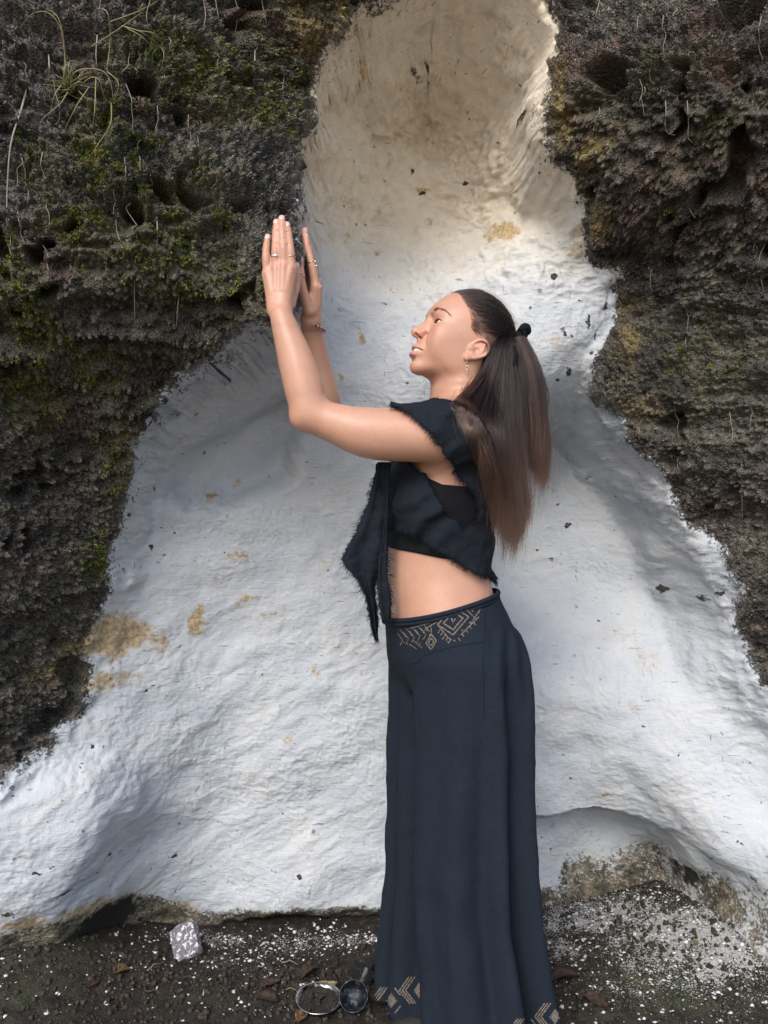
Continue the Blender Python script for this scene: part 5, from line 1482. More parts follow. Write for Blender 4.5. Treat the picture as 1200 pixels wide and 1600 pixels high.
def bundle(name, guides, count, r0, spread, parent, seed, n=34, clump=40, tipfade=(.75, 1.0), mat=None):
    """locks interpolated between guide lines"""
    r = np.random.default_rng(seed)
    G = np.stack([crom([W(*p) for p in g], n) for g in guides])           # (g, n, 3)
    ng = len(G)
    out = np.zeros((count, n, 3))
    cl = r.random((clump, 2)); coff = r.normal(size=(clump, 3)) * spread
    ci = r.integers(0, clump, count)
    u = np.clip(cl[ci, 0] + r.normal(size=count) * .035, 0, 1) * (ng - 1)
    i = np.clip(np.floor(u).astype(int), 0, ng - 2); f = (u - i)[:, None, None]
    base = G[i] * (1 - f) + G[i + 1] * f
    tt = np.linspace(0, 1, n)
    grow = np.interp(tt, [0, .15, .7, 1], [.55, .9, 1.0, .9])
    jit = r.normal(size=(count, 3)) * spread * (.16 + .45 * r.random((count, 1)) ** 2)
    base = base + (coff[ci][:, None] * grow[None, :, None] * np.array([.8, 1.0, .25])) + jit[:, None] * np.interp(tt, [0, .5, 1], [.7, 1, .55])[None, :, None] * np.array([1, 1, .2])
    ph = cl[ci, 1] * 9
    wv = np.stack([perlin(np.stack([np.full(count, 0) + ph, ph * .7, np.full(count, x * 3.0)], -1), 1, seed) for x in tt], 1)
    wv2 = np.stack([perlin(np.stack([r_ for r_ in (np.arange(count) * .37, ph, np.full(count, x * 6.0))], -1), 1, seed + 3) for x in tt], 1)
    base[..., 0] += wv * .024 * tt + wv2 * .0100 * tt ** .7; base[..., 1] += wv * .009 * tt + np.roll(wv2, 7, 0) * .004 * tt
    # different lengths
    ln = np.clip(1 - np.abs(r.normal(size=count)) * .10 - (cl[ci, 1] * .10), tipfade[0], 1)
    res = np.zeros_like(base)
    for k in range(count):
        x = tt * ln[k]
        for j in range(3): res[k, :, j] = np.interp(x, tt, base[k, :, j])
    lay_over(res)
    return strands(name, res, r0, mat or M_HAIR, parent)
# loose hair from behind the ear and the nape, falling over the back of the shoulder
bundle('loose_hair', [[(784,522,1.775),(774,546,1.745),(756,582,1.725),(736,606,1.708),(708,632,1.655),(716,660,1.603),(738,700,1.605),(752,742,1.625)],
        [(787,522,1.775),(777,546,1.742),(760,590,1.722),(735,640,1.648),(746,685,1.608),(764,738,1.632),(774,800,1.655)],
        [(790,520,1.775),(780,545,1.742),(766,605,1.715),(758,668,1.640),(772,735,1.650),(784,800,1.675),(787,880,1.68)],
        [(794,519,1.78),(784,545,1.745),(775,612,1.72),(773,680,1.665),(786,755,1.680),(796,828,1.688),(790,895,1.69)],
        [(798,518,1.785),(790,544,1.752),(786,615,1.725),(788,690,1.715),(803,770,1.71),(807,830,1.71),(801,890,1.712)],
        [(803,518,1.79),(799,542,1.768),(799,618,1.75),(802,700,1.74),(811,770,1.735),(814,815,1.735),(810,842,1.738)],
        [(806,520,1.795),(805,545,1.775),(808,620,1.76),(811,690,1.752),(815,760,1.748),(817,800,1.748)]], 3600, .00034, .0085, HAIR, 41, clump=110, tipfade=(.58, 1))
bundle('loose_hair', [[(757,575,1.76),(735,625,1.74),(740,690,1.74),(762,760,1.76),(772,830,1.76)],
        [(775,575,1.79),(765,640,1.78),(775,720,1.78),(788,790,1.78),(790,850,1.78)],
        [(795,570,1.83),(795,640,1.82),(798,720,1.81),(806,780,1.80),(806,825,1.80)]], 1500, .0004, .022, HAIR, 43, clump=40, tipfade=(.7, 1))
M_HAIR_LIGHT = hair_material('hair_highlight', (0.026, 0.0125, 0.0092), (0.095, 0.044, 0.027))
bundle('hair_lock', [[(776,548,1.735),(758,586,1.712),(735,640,1.682),(746,685,1.658),(764,738,1.652),(774,800,1.657)],
        [(783,545,1.735),(772,610,1.708),(768,670,1.684),(780,745,1.672),(790,810,1.672),(789,870,1.677)],
        [(790,544,1.742),(785,615,1.716),(787,690,1.706),(801,770,1.70),(806,822,1.70),(801,866,1.704)],
        [(799,542,1.758),(797,618,1.74),(800,700,1.73),(810,770,1.727),(813,815,1.727),(810,842,1.73)]], 520, .00034, .0065, HAIR, 59, clump=30, tipfade=(.6, 1), mat=M_HAIR_LIGHT)
bundle('hair_lock', [[(812,528,1.765),(829,575,1.742),(838,640,1.742),(845,705,1.748),(841,775,1.755)],
        [(815,527,1.775),(838,580,1.772),(847,645,1.772),(852,705,1.775),(845,785,1.775)]], 300, .00034, .006, HAIR, 61, clump=18, tipfade=(.6, 1), mat=M_HAIR_LIGHT)
# a few lighter strands that fall forward over the shoulder
bundle('front_strands', [[(778,556,1.765),(764,576,1.735),(748,594,1.706),(722,622,1.665),(712,636,1.632),(718,652,1.600),(736,686,1.594),(748,728,1.608)],
        [(780,560,1.765),(766,580,1.735),(752,598,1.706),(728,632,1.655),(724,652,1.605),(734,676,1.594),(750,706,1.602),(756,738,1.615)],
        [(782,564,1.765),(770,584,1.735),(757,602,1.706),(732,640,1.648),(730,664,1.598),(746,692,1.598),(758,732,1.616),(762,772,1.632)]], 230, .00032, .0065, HAIR, 47, clump=34, tipfade=(.55, 1),
        mat=hair_material('light_brown_hair', (0.026, 0.014, 0.010), (0.14, 0.072, 0.042)))
# the tail below the tie
bundle('ponytail', [[(806,530,1.775),(811,575,1.768),(815,635,1.768),(826,700,1.772),(836,752,1.777)],
        [(810,528,1.775),(824,575,1.765),(828,640,1.765),(836,710,1.77),(838,756,1.775)],
        [(813,527,1.77),(832,575,1.75),(840,640,1.752),(846,705,1.758),(841,775,1.765)],
        [(816,526,1.785),(840,580,1.785),(848,645,1.785),(852,705,1.785),(845,785,1.785)],
        [(815,527,1.81),(834,580,1.82),(842,645,1.825),(848,710,1.82),(840,765,1.81)]], 2700, .00034, .009, HAIR, 53, clump=60, tipfade=(.60, 1))
bundle('stray_hair', [[(780,546,1.735),(756,600,1.70),(738,650,1.68),(742,720,1.65),(758,800,1.655)],
        [(784,545,1.735),(772,640,1.69),(776,720,1.67),(778,820,1.665),(776,886,1.672)],
        [(795,545,1.74),(806,640,1.72),(818,720,1.715),(822,800,1.72),(816,870,1.72)],
        [(820,535,1.77),(846,600,1.76),(858,670,1.755),(860,740,1.76),(852,800,1.765)]], 150, .00020, .011, HAIR, 67, clump=70, tipfade=(.55, 1))
# the tie: a gathered fabric ring
a = np.linspace(0, 2 * math.pi, 90)
ax_ = np.array([.88, -.05, -.47]); ax_ /= np.linalg.norm(ax_)
e1 = np.cross(ax_, [0, 1, 0]); e1 /= np.linalg.norm(e1); e2 = np.cross(ax_, e1)
ring = W(814, 523, 1.79) + .0150 * (np.cos(a)[:, None] * e1 + np.sin(a)[:, None] * e2) + (perlin(np.stack([a * 2, a * 0, a * 0], -1), 1.3, 61) * .006)[:, None] * ax_
v_, q_, t_ = tubes([ring], [.0085 + .0042 * np.abs(np.sin(a * 6.5 + 1)) + .0015 * np.sin(a * 17)], 14, False)
link('hair_tie', mesh_np('hair_tie', v_, q_), M_TOP, HAIR)
# the slide behind the ear
v_, q_, t_ = tubes([crom([W(803, 540, 1.742), W(806, 556, 1.738), W(803, 571, 1.738)], 14)], [np.interp(np.linspace(0, 1, 14), [0, .5, 1], [.0035, .0058, .0030])], 10, True)
link('hair_clip', mesh_np('hair_clip', v_, q_, t_), M_TOP, HAIR)
# brows and lashes
hb = BVHTree.FromPolygons([tuple(p) for p in pieces[0][0]], [tuple(int(k) for k in f) for f in pieces[0][1]])
def to_skin(p_h):
    h_ = hb.find_nearest(Vector(h2w(np.array(p_h))))
    return np.array(h_[0]), np.array(h_[1])
for s_ in (1, -1):
    line = crom([(.1045, s_ * .0135, .0275), (.1040, s_ * .022, .0335), (.0990, s_ * .033, .0378), (.0890, s_ * .044, .0375), (.0760, s_ * .0520, .0325)], 60)
    bp = []
    for k in range(260):
        u = hr.random(); j = int(u * 58); c = line[j] + hr.normal(size=3) * np.array([.0004, .0004, .0016 * (1.2 - .80 * u)])
        tdir = line[j + 1] - line[j]; tdir /= np.linalg.norm(tdir)
        p0_, n0_ = to_skin(c)
        d_ = (tdir + np.array([0, 0, .45 * (1 - u) - .15 * u])) @ HR
        L = .0070 * (.7 + .5 * hr.random())
        bp.append([p0_ + n0_ * .0001 + d_ * L * x + n0_ * .0010 * math.sin(x * 2.2) for x in np.linspace(0, 1, 5)])
    strands('eyebrow', bp, .00026, M_BROW, person)
    lp = []
    up = crom([(.0935, s_ * .0205, EYE[2] + .0012), (.0950, s_ * .0255, EYE[2] + .0040), (.0945, s_ * .0335, EYE[2] + .0053), (.0900, s_ * .0425, EYE[2] + .0043), (.0820, s_ * .0498, EYE[2] + .0010)], 46)
    for j in range(45):
        u = j / 44
        d_ = np.array([.9, s_ * (-.25 + 1.1 * u), -.05]); d_ /= np.linalg.norm(d_)
        L = .0055 * (.6 + .5 * math.sin(math.pi * u))
        lp.append([h2w(up[j] + d_ * L * x + np.array([0, 0, .0022 * x * x])) for x in np.linspace(0, 1, 6)])
    strands('eyelashes', lp, .00016, M_BROW, person)
# ------------------------------------------------------------------ jewellery
def metal(name, c, rough=.25):
    M = Mat(name, rough); M.color(c); M.set(Metallic=1.0); return M.m
M_SILVER = metal('silver', (.75, .74, .72)); M_ROSE = metal('rose_gold', (.78, .52, .38)); M_STONE = Mat('white_opal', .15, .6); M_STONE.color((.72, .76, .76))
def torus_path(c, axis, r, n=28, squash=(1, 1), e=None):
    axis = np.asarray(axis, float) / np.linalg.norm(axis)
    e1 = np.cross(axis, [0, 1.0, 0.02]); e1 /= np.linalg.norm(e1); e2 = np.cross(axis, e1)
    a = np.linspace(0, 2 * math.pi, n)
    return np.asarray(c) + r * (squash[0] * np.cos(a)[:, None] * e1 + squash[1] * np.sin(a)[:, None] * e2)
def ball(c, r, seg=12, rings=8, scale=(1, 1, 1)):
    a = np.arange(seg) / seg * 2 * math.pi; b = np.linspace(.02, math.pi - .02, rings)
    d = np.stack([np.outer(np.sin(b), np.cos(a)), np.outer(np.sin(b), np.sin(a)), np.outer(np.cos(b), np.ones(seg))], -1).reshape(-1, 3)
    return np.asarray(c) + d * r * np.array(scale), grid_quads(rings, seg, True)
def finger_at(spec, j, py):
    c, r = fingers(spec)[j]
    zz = np.array([W(0, py, p[1])[2] for p in c])
    k = int(np.argmin(np.abs(c[:, 2] - zz)))
    k = min(max(k, 1), len(c) - 2)
    return c[k], c[k + 1] - c[k - 1], r[k]
def ring_on(name, spec, j, py, mat, wire, beads, label=None):
    c, ax, r = finger_at(spec, j, py)
    path = torus_path(c, ax, r + wire * .4)
    v, q, t = tubes([path], [wire], 8, False)
    o = link(name, mesh_np(name, v, q), mat, person)
    for (off, br, m) in beads:
        v, q = ball(c + np.array(off), br[0], scale=br[1]); link('ring_stone' if m is M_STONE.m else 'ring_charm', mesh_np('bead', v, q), m, o)
    return o
ring_on('ring', LEFT_FINGERS, 1, 399, M_SILVER, .0011, [((0, -.0105, 0), (.0030, (1.25, .6, .9)), M_STONE.m), ((-.0048, -.0085, .0006), (.0016, (1.5, .6, .6)), M_SILVER), ((.0048, -.0085, -.0006), (.0016, (1.5, .6, .6)), M_SILVER)])
ring_on('ring', LEFT_FINGERS, 3, 402, M_ROSE, .0009, [])
ring_on('ring', RIGHT_FINGERS, 0, 411, M_ROSE, .0010, [((.0085, -.0060, .0006), (.0030, (1, 1, 1)), M_SILVER), ((.0112, -.0030, -.0075), (.0026, (1, 1, 1)), M_SILVER), ((.0085, -.0050, -.0085), (.0016, (1, 1, 1)), M_ROSE)])
ring_on('ring', RIGHT_FINGERS, 4, 432, M_ROSE, .0009, [((.0035, -.0110, .0040), (.0022, (1, 1, 1)), M_SILVER), ((-.0075, -.0090, .0030), (.0019, (1, .8, 1.3)), M_ROSE), ((.0080, -.0085, -.0008), (.0016, (1.6, .8, .8)), M_SILVER)])
# twisted cord bracelet on the far wrist
wc = W(489.5, 508, 1.797); bax = np.array([.42, -.10, .90])
for k, colr in enumerate(((.22, .018, .022), (.70, .62, .56), (.035, .014, .02))):
    base_ = torus_path(wc, bax, .0290, 180, (1.0, 1.05))
    t_ = np.gradient(base_, axis=0); t_ /= np.linalg.norm(t_, axis=1, keepdims=True)
    o_ = base_ - wc; o_ /= np.linalg.norm(o_, axis=1, keepdims=True); u_ = np.cross(t_, o_)
    ph = np.linspace(0, 2 * math.pi * 20, 180) + k * 2.094
    v, q, t = tubes([base_ + .00125 * (np.cos(ph)[:, None] * o_ + np.sin(ph)[:, None] * u_)], [.00125], 6, False)
    Mb = Mat('bracelet_cord', .8); Mb.color(colr)
    if k == 0: brace = link('bracelet', mesh_np('bracelet', v, q), Mb.m, person)
    else: link('cord', mesh_np('cord', v, q), Mb.m, brace)
# hoop and drop earring in the near ear
lobe = W(728.5, 563, 1.722)
p = crom([lobe + (0, .002, .002), lobe + (.001, -.004, -.004), lobe + (.001, -.003, -.011)], 12)
v, q, t = tubes([p, torus_path(lobe + (.001, -.003, -.016), (.25, 1, .1), .0042), crom([lobe + (.001, -.003, -.0205), lobe + (.0015, -.003, -.029)], 6)], [.0007, .0008, np.linspace(.0012, .0007, 6)], 6, False)
link('earring', mesh_np('earring', v, q), M_ROSE, person)

# ------------------------------------------------------------------ things on the ground
def soft_block(c, rx, ry, rz, rot, seed, n=7, rough=.10):
    """an uneven squarish stone"""
    a = np.linspace(-1, 1, n)
    V, Q, off = [], [], 0
    for ax in range(3):
        for sg in (-1, 1):
            u, v = np.meshgrid(a, a); w = np.full_like(u, sg)
            p = [None] * 3; p[ax] = w; p[(ax + 1) % 3] = u; p[(ax + 2) % 3] = v
            p = np.stack(p, -1).reshape(-1, 3)
            q = grid_quads(n, n) + off
            Q.append(q if sg > 0 else q[:, ::-1]); V.append(p); off += n * n
    V = np.vstack(V)
    L = np.linalg.norm(V, axis=1, keepdims=True)
    V = V * (.80 + .20 / np.maximum(L, .6))
    V = V * (1 + rough * perlin(V + seed * 3.7, 1.1, seed)[:, None] + rough * .4 * perlin(V + seed, 3.1, seed + 1)[:, None])
    V = V * np.array([rx, ry, rz])
    return V @ np.asarray(rot).T + c, np.vstack(Q)
def rotm(rx, ry, rz): return np.array(Matrix.Rotation(rz, 3, 'Z') @ Matrix.Rotation(ry, 3, 'Y') @ Matrix.Rotation(rx, 3, 'X'))
def splashed(name, base, white, amount):
    M = Mat(name, .85, .3)
    n = M.noise(95, 6, .75)
    c = M.mix(M.noise(160, 4, .6), tuple(x * .6 for x in base), tuple(x * 1.4 for x in base))
    M.color(M.mix(M.step(n, amount, amount + .05), c, white)); M.bump(M.noise(120, 4, .6), .5, .004)
    return M.m
gpt = ground_point(292, 1492)
V_, Q_ = soft_block(gpt + (0, -.004, .034), .036, .046, .016, rotm(.75, -.50, .10), 5)
link('painted_stone', mesh_np('painted_stone', V_, Q_), splashed('splashed_stone', (.15, .135, .15), (.66, .67, .69), .53),
     label='small grey block of stone spattered with white paint at the foot of the wall', category='stone')
# shallow metal dish
dp = ground_point(498, 1572)
dish = empty('metal_dish', dp + (0, 0, .004), label='round shallow metal dish with ash lying on the soil', category='dish')
def lathe(c, prof, seg=40, R=None, close=False):
    a = np.arange(seg) / seg * 2 * math.pi
    p = np.stack([np.stack([r * np.cos(a), r * np.sin(a), np.full(seg, z)], -1) for r, z in prof]).reshape(-1, 3)
    if R is not None: p = p @ np.asarray(R).T
    return p + c, grid_quads(len(prof), seg, True)
Mi = Mat('tarnished_metal', .35); Mi.color(Mi.mix(Mi.step(Mi.noise(60, 4, .7), .42, .6), (.05, .05, .05), (.42, .41, .39))); Mi.set(Metallic=1.0)
dt_ = rotm(.10, .04, 0)
v, q = lathe(dp + (0, 0, .008), [(.0005, .000), (.040, .001), (.0475, .009), (.0505, .0125), (.0530, .0125), (.0535, .0105), (.0490, .006), (.041, -.003), (.0005, -.004)], 48, dt_)
link('dish_body', mesh_np('dish', v, q), Mi.m, dish)
v, q = lathe(dp + (0, 0, .008), [(.0530, .0120), (.0545, .0130), (.0545, .0115), (.0530, .0108)], 48, dt_)
link('rim', mesh_np('rim', v, q), M_SILVER, dish)
Mash = Mat('ash_and_soil', .95, .1); Mash.color(Mash.ramp(Mash.noise(220, 4, .7), [(.3, (.012, .011, .010)), (.6, (.05, .045, .04)), (.8, (.20, .19, .18))])); Mash.bump(Mash.noise(200, 4, .6), .8, .006)
rr = np.linspace(.001, .046, 8); a = np.arange(40) / 40 * 2 * math.pi
pp = np.stack([np.outer(rr, np.cos(a)), np.outer(rr, np.sin(a)), .0045 + .0045 * np.outer(np.sqrt(rr / .046), np.ones(40)) - .002], -1).reshape(-1, 3)
pp[:, 2] += .0025 * perlin(pp, 60, 701)
link('ash', mesh_np('ash', pp @ dt_.T + dp + (0, 0, .008), grid_quads(8, 40, True)), Mash.m, dish)
for k in range(5):
    r_ = np.random.default_rng(70 + k); c = dp + np.array([r_.normal() * .018, r_.normal() * .016, .019])
    V_, Q_ = soft_block(c, .006 + .006 * r_.random(), .004, .0035, rotm(*r_.normal(size=3)), 30 + k, 4, .2)
    link('charcoal_lump', mesh_np('lump', V_, Q_), splashed('charcoal', (.03, .03, .03), (.3, .3, .3), .60), dish)
# small black burner cup on its side, mouth towards the camera
bp_ = ground_point(553, 1582)
cup = empty('burner_cup', bp_, label='black metal cup tipped on its side next to the dish', category='cup')
Rc = rotm(math.radians(52), 0, math.radians(-8))
cc = bp_ + (0, .010, .030)
Mc = Mat('sooty_metal', .42, .5); Mc.color(Mc.mix(Mc.step(Mc.noise(70, 4, .7), .50, .66), (.012, .014, .018), (.10, .12, .15))); Mc.set(Metallic=.6)
v, q = lathe(cc, [(.0005, -.010), (.016, -.009), (.026, -.002), (.0315, .010), (.0335, .012), (.0345, .010), (.030, -.006), (.020, -.016), (.0005, -.019)], 40, Rc)
link('bowl', mesh_np('bowl', v, q), Mc.m, cup)
hd = cc + np.array([.012, .020, .010])
v, q, t = tubes([crom([hd, hd + (.010, .018, .014), hd + (.016, .034, .026)], 8)], [np.interp(np.linspace(0, 1, 8), [0, .5, 1], [.0045, .0060, .0050])], 10, True)
Mh = Mat('worn_wood', .7); Mh.color(Mh.ramp(Mh.noise(90, 3), [(.3, (.02, .02, .02)), (.7, (.20, .19, .18))]))
link('handle', mesh_np('handle', v, q, t), Mh.m, cup)
# charred wood behind it
cp = ground_point(572, 1528)
for k, (dx, dy, dz, rx, ry, rz) in enumerate([(-.012, 0, .016, .028, .014, .015), (.020, .018, .024, .024, .014, .016), (.004, -.018, .012, .018, .011, .011)]):
    V_, Q_ = soft_block(cp + (dx, dy, dz), rx, ry, rz, rotm(.3 * k, .4 - .3 * k, .7 * k), 44 + k, 7, .22)
    link('charred_log', mesh_np('log', V_, Q_), splashed('charred_wood_%d' % k, (.014, .014, .016), (.16, .17, .18), .62),
         label=('black charred wood lump by the trouser hem, left of the pile', 'black charred wood lump farthest back in the pile by the hem', 'small black charred wood lump at the front of the pile')[k], category='charred wood', group='charred wood by the cup')
# dead leaves
def leaf(name, px, py, L, wd, ang, curl, col, label, seed, lift=.004):
    c = ground_point(px, py); r = np.random.default_rng(seed)
    u = np.linspace(0, 1, 16); v = np.linspace(-1, 1, 7)
    U, Vv = np.meshgrid(u, v, indexing='ij')
    half = wd * np.sin(np.pi * U ** .8) ** .8 * (1 + .10 * perlin(np.stack([U * 6, Vv * 2, U * 0 + seed], -1), 1, seed))
    x = (U - .5) * L; y = Vv * half
    z = lift + curl * (Vv ** 2) * half + curl * .25 * np.sin(U * 5 + seed) * L * .25 + .25 * wd * perlin(np.stack([U * 4, Vv * 2, U * 0 + seed], -1), 1, seed + 5) + .02 * L * (1 - np.abs(Vv)) * -1
    p = np.stack([x, y, z], -1).reshape(-1, 3) @ rotm(r.normal() * .12, r.normal() * .12, ang).T + c
    p[:, 2] = np.maximum(p[:, 2], np.array([ground_at(a_, b_) for a_, b_ in p[:, :2]]) + .0015)
    Q = grid_quads(16, 7); N = vnormals(p, Q)
    M = Mat('dead_leaf', .75, .25)
    M.color(M.mix(M.step(M.noise(120, 4, .7), .38, .62), tuple(k * .45 for k in col), col)); M.bump(M.noise(300, 3), .4, .002)
    o, _ = shell(name, p, Q, N, M.m, None, .0006)
    stem = crom([c + (rotm(0, 0, ang) @ np.array([-L * .5, 0, lift])), c + (rotm(0, 0, ang) @ np.array([-L * .62, .004, lift + .003])), c + (rotm(0, 0, ang) @ np.array([-L * .74, .002, lift]))], 6)
    vv_, qq_, tt_ = tubes([stem], [.0009], 5, True)
    link('stem', mesh_np('stem', vv_, qq_, tt_), M.m, o)
    o['label'] = label; o['category'] = 'leaf'; o['group'] = 'dead leaves on the soil'
leaf('dead_leaf', 496, 1549, .105, .020, .05, .25, (.34, .25, .12), 'large yellow dead leaf lying behind the metal dish', 3)
leaf('dead_leaf', 484, 1528, .060, .017, .6, .9, (.055, .035, .025), 'dark curled leaf above the yellow leaf', 5, .010)
leaf('dead_leaf', 424, 1544, .050, .016, .4, .8, (.075, .045, .032), 'brown curled leaf left of the dish among white flecks', 8)
leaf('dead_leaf', 418, 1563, .055, .018, -.2, .4, (.06, .038, .03), 'flat brown leaf below the curled one, left of the dish', 12)
leaf('dead_leaf', 476, 1592, .045, .017, .9, .9, (.20, .12, .06), 'small tan leaf in front of the metal dish at the lower edge', 15)
leaf('dead_leaf', 884, 1532, .070, .022, .1, .7, (.05, .034, .026), 'dark brown leaf right of the trouser hem', 18, .008)
leaf('dead_leaf', 930, 1568, .060, .020, -.5, .6, (.075, .045, .034), 'brown leaf on the soil at the lower right', 21)
leaf('dead_leaf', 190, 1520, .045, .014, .5, .7, (.11, .07, .03), 'tan leaf on the dark soil at the lower left', 24)
leaf('dead_leaf', 147, 1538, .050, .010, 1.4, .4, (.10, .055, .03), 'narrow brown leaf standing on the dark soil at lower left', 27)
# twigs
for k, (x0, y0, x1, y1, lab) in enumerate([(230, 1520, 252, 1510, 'pale thin twig on the soil left of the painted stone'), (286, 1530, 306, 1536, 'short twig below the painted stone'), (440, 1506, 466, 1510, 'thin pale twig near the wall foot'),
                                   (915, 1500, 940, 1482, 'dark twig on the flecked mound'), (228, 1552, 256, 1558, 'dark twig at the lower left')]):
    a_, b_ = ground_point(x0, y0), ground_point(x1, y1); m_ = (a_ + b_) / 2 + (0, 0, .012)
    v, q, t = tubes([crom([a_ + (0, 0, .003), m_ * .6 + a_ * .4, m_, b_ + (0, 0, .004)], 12)], [np.linspace(.0022, .0010, 12)], 6, True)
    Mtw = Mat('twig_bark', .8); Mtw.color((.20, .16, .12) if k in (0, 2) else (.05, .038, .03))
    link('twig', mesh_np('twig', v, q, t), Mtw.m, label=lab, category='twig', group='twigs on the soil')
# crumbs of soil and flakes of paint lying about: nobody could count them
def scatter(name, spots, mat, size, seed, flat=1.0, lift=.3):
    r = np.random.default_rng(seed); V, T, off = [], [], 0
    oct_ = np.array([[1, 0, 0], [0, 1, 0], [-1, 0, 0], [0, -1, 0], [0, 0, 1], [0, 0, -1.0]])
    tri = np.array([[0, 1, 4], [1, 2, 4], [2, 3, 4], [3, 0, 4], [1, 0, 5], [2, 1, 5], [3, 2, 5], [0, 3, 5]])
    for px, py, rx, ry, n in spots:
        c = ground_point(px, py)
        for _ in range(n):
            x, y = c[0] + r.normal() * rx, c[1] + r.normal() * ry
            s = size * (.25 + r.random() ** 5 * 2.4)
            p = oct_ * (s * (.6 + .8 * r.random((6, 1)))) * np.array([1, 1, flat])
            p = p @ rotm(*(r.normal(size=3) * (.35 if flat < .6 else 1.5))).T + (x, y, ground_at(x, y) + s * flat * lift)
            V.append(p); T.append(tri + off); off += 6
    return link(name, mesh_np(name, np.vstack(V), None, np.vstack(T), smooth=False), mat, kind='stuff')
Mcr = Mat('soil_crumbs', .95, .2); Mcr.color(Mcr.ramp(Mcr.noise(60, 3), [(.3, (.018, .015, .012)), (.7, (.085, .068, .053))]))
scatter('soil_crumbs', [(300,1530,.35,.12,2600),(480,1540,.25,.12,1600),(100,1530,.2,.15,1400),(950,1500,.2,.15,1300),(1100,1500,.2,.2,1500),(650,1560,.3,.08,700)], Mcr.m, .0036, 81)
Mfl = Mat('paint_flakes', .9, .2); Mfl.color(Mfl.ramp(Mfl.noise(50, 3), [(.3, (.50, .49, .47)), (.7, (.74, .74, .73))]))
scatter('paint_flakes', [(370,1500,.14,.05,420),(330,1470,.22,.04,520),(480,1470,.16,.05,520),(560,1466,.06,.03,160),(120,1520,.18,.10,320),(40,1500,.12,.1,220),(960,1430,.16,.12,900),(1060,1460,.18,.16,1200),(1160,1450,.16,.2,900),(890,1490,.07,.08,260),(1010,1550,.18,.06,380),(400,1580,.10,.02,90),(430,1545,.12,.03,120)], Mfl.m, .0028, 83, .35, .5)
# ------------------------------------------------------------------ plants on the stone
def blade_curve(name, pts, r0, mat, label, cat, group, seg=22, parent=None, lift=.03, ends=.004):
    n = len(pts)
    P_ = []
    for k, (px, py) in enumerate(pts):
        l = ends + lift * math.sin(math.pi * k / (n - 1)) if n > 2 else ends
        P_.append(rock_point(px, py, l))
    c = crom(P_, seg)
    dpt = c[:, 1].copy()
    for _ in range(6): dpt[1:-1] = (dpt[:-2] + dpt[1:-1] * 2 + dpt[2:]) / 4
    c = c * (dpt / c[:, 1])[:, None] + np.array([0, 0, CAM_Z]) * (1 - dpt / c[:, 1])[:, None]
    v, q, t = tubes([c], [np.linspace(r0, r0 * .35, seg)], 5, True)
    kw = dict(label=label, category=cat) if label else {}
    if group: kw['group'] = group
    return link(name, mesh_np(name, v, q, t), mat, parent, **kw)
Mg = Mat('dry_grass', .6, .3); Mg.color(Mg.ramp(Mg.noise(14, 2), [(.35, (.20, .17, .07)), (.65, (.32, .27, .14))]))
Mg2 = Mat('green_grass', .6, .3); Mg2.color(Mg2.ramp(Mg2.noise(14, 2), [(.35, (.07, .095, .025)), (.65, (.16, .18, .06))]))
Mr = Mat('pale_rootlet', .8, .2); Mr.color((.34, .30, .25))
tuft = empty('grass_tuft', rock_point(110, 130), label='dry grass tuft with long arching blades growing from the upper left rock', category='grass')
for pts in [[(98,135),(101,90),(95,45),(75,20),(50,22),(30,45)], [(100,135),(102,85),(92,30),(70,12)], [(105,140),(118,112),(150,108),(168,118),(176,145),(174,165)], [(174,160),(172,195),(150,230),(142,245)],
            [(120,140),(140,122),(155,125),(162,150),(168,160)], [(104,138),(100,110),(112,95),(130,100)], [(140,135),(120,165),(100,205)], [(168,105),(172,60),(168,20),(150,15),(140,35)],
            [(168,112),(185,130),(178,160)], [(150,120),(148,170),(144,205)], [(108,140),(96,160),(85,170),(65,188),(62,205)], [(98,130),(85,150),(78,180)], [(104,138),(125,128),(140,140)]]:
    blade_curve('blade', pts, .0013, Mg.m, None, None, None, parent=tuft)
rb_ = np.random.default_rng(5)
for k in range(46):
    x, y = 108 + rb_.normal() * 8, 135 + rb_.normal() * 6; a_ = rb_.normal() * .9 - 1.4; L = 22 + 26 * rb_.random()
    blade_curve('blade', [(x, y), (x + L * .5 * math.cos(a_), y + L * .5 * math.sin(a_)), (x + L * math.cos(a_) * 1.1, y + L * .75 * math.sin(a_))], .0009, Mg2.m if k % 2 else Mg.m, None, None, None, 10, tuft, .02)
tuft2 = empty('grass_tuft', rock_point(235, 55), label='small green grass tuft with long straight dry stems near the top left', category='grass')
for pts in [[(140,75),(190,42),(248,0)], [(170,35),(215,18),(245,2)], [(190,40),(220,50),(250,70)], [(195,42),(225,60),(245,85)], [(250,70),(256,85),(252,108)], [(235,0),(229,25),(236,58)], [(215,48),(240,52),(256,68)]]:
    blade_curve('blade', pts, .0012, Mg.m, None, None, None, parent=tuft2)
for k in range(30):
    x, y = 240 + rb_.normal() * 14, 68 + rb_.normal() * 9; a_ = 1.3 + rb_.normal() * .9; L = 16 + 22 * rb_.random()
    blade_curve('blade', [(x, y), (x + L * .5 * math.cos(a_), y + L * .4 * math.sin(a_)), (x + L * math.cos(a_), y + L * math.sin(a_))], .0009, Mg2.m, None, None, None, 10, tuft2, .015)
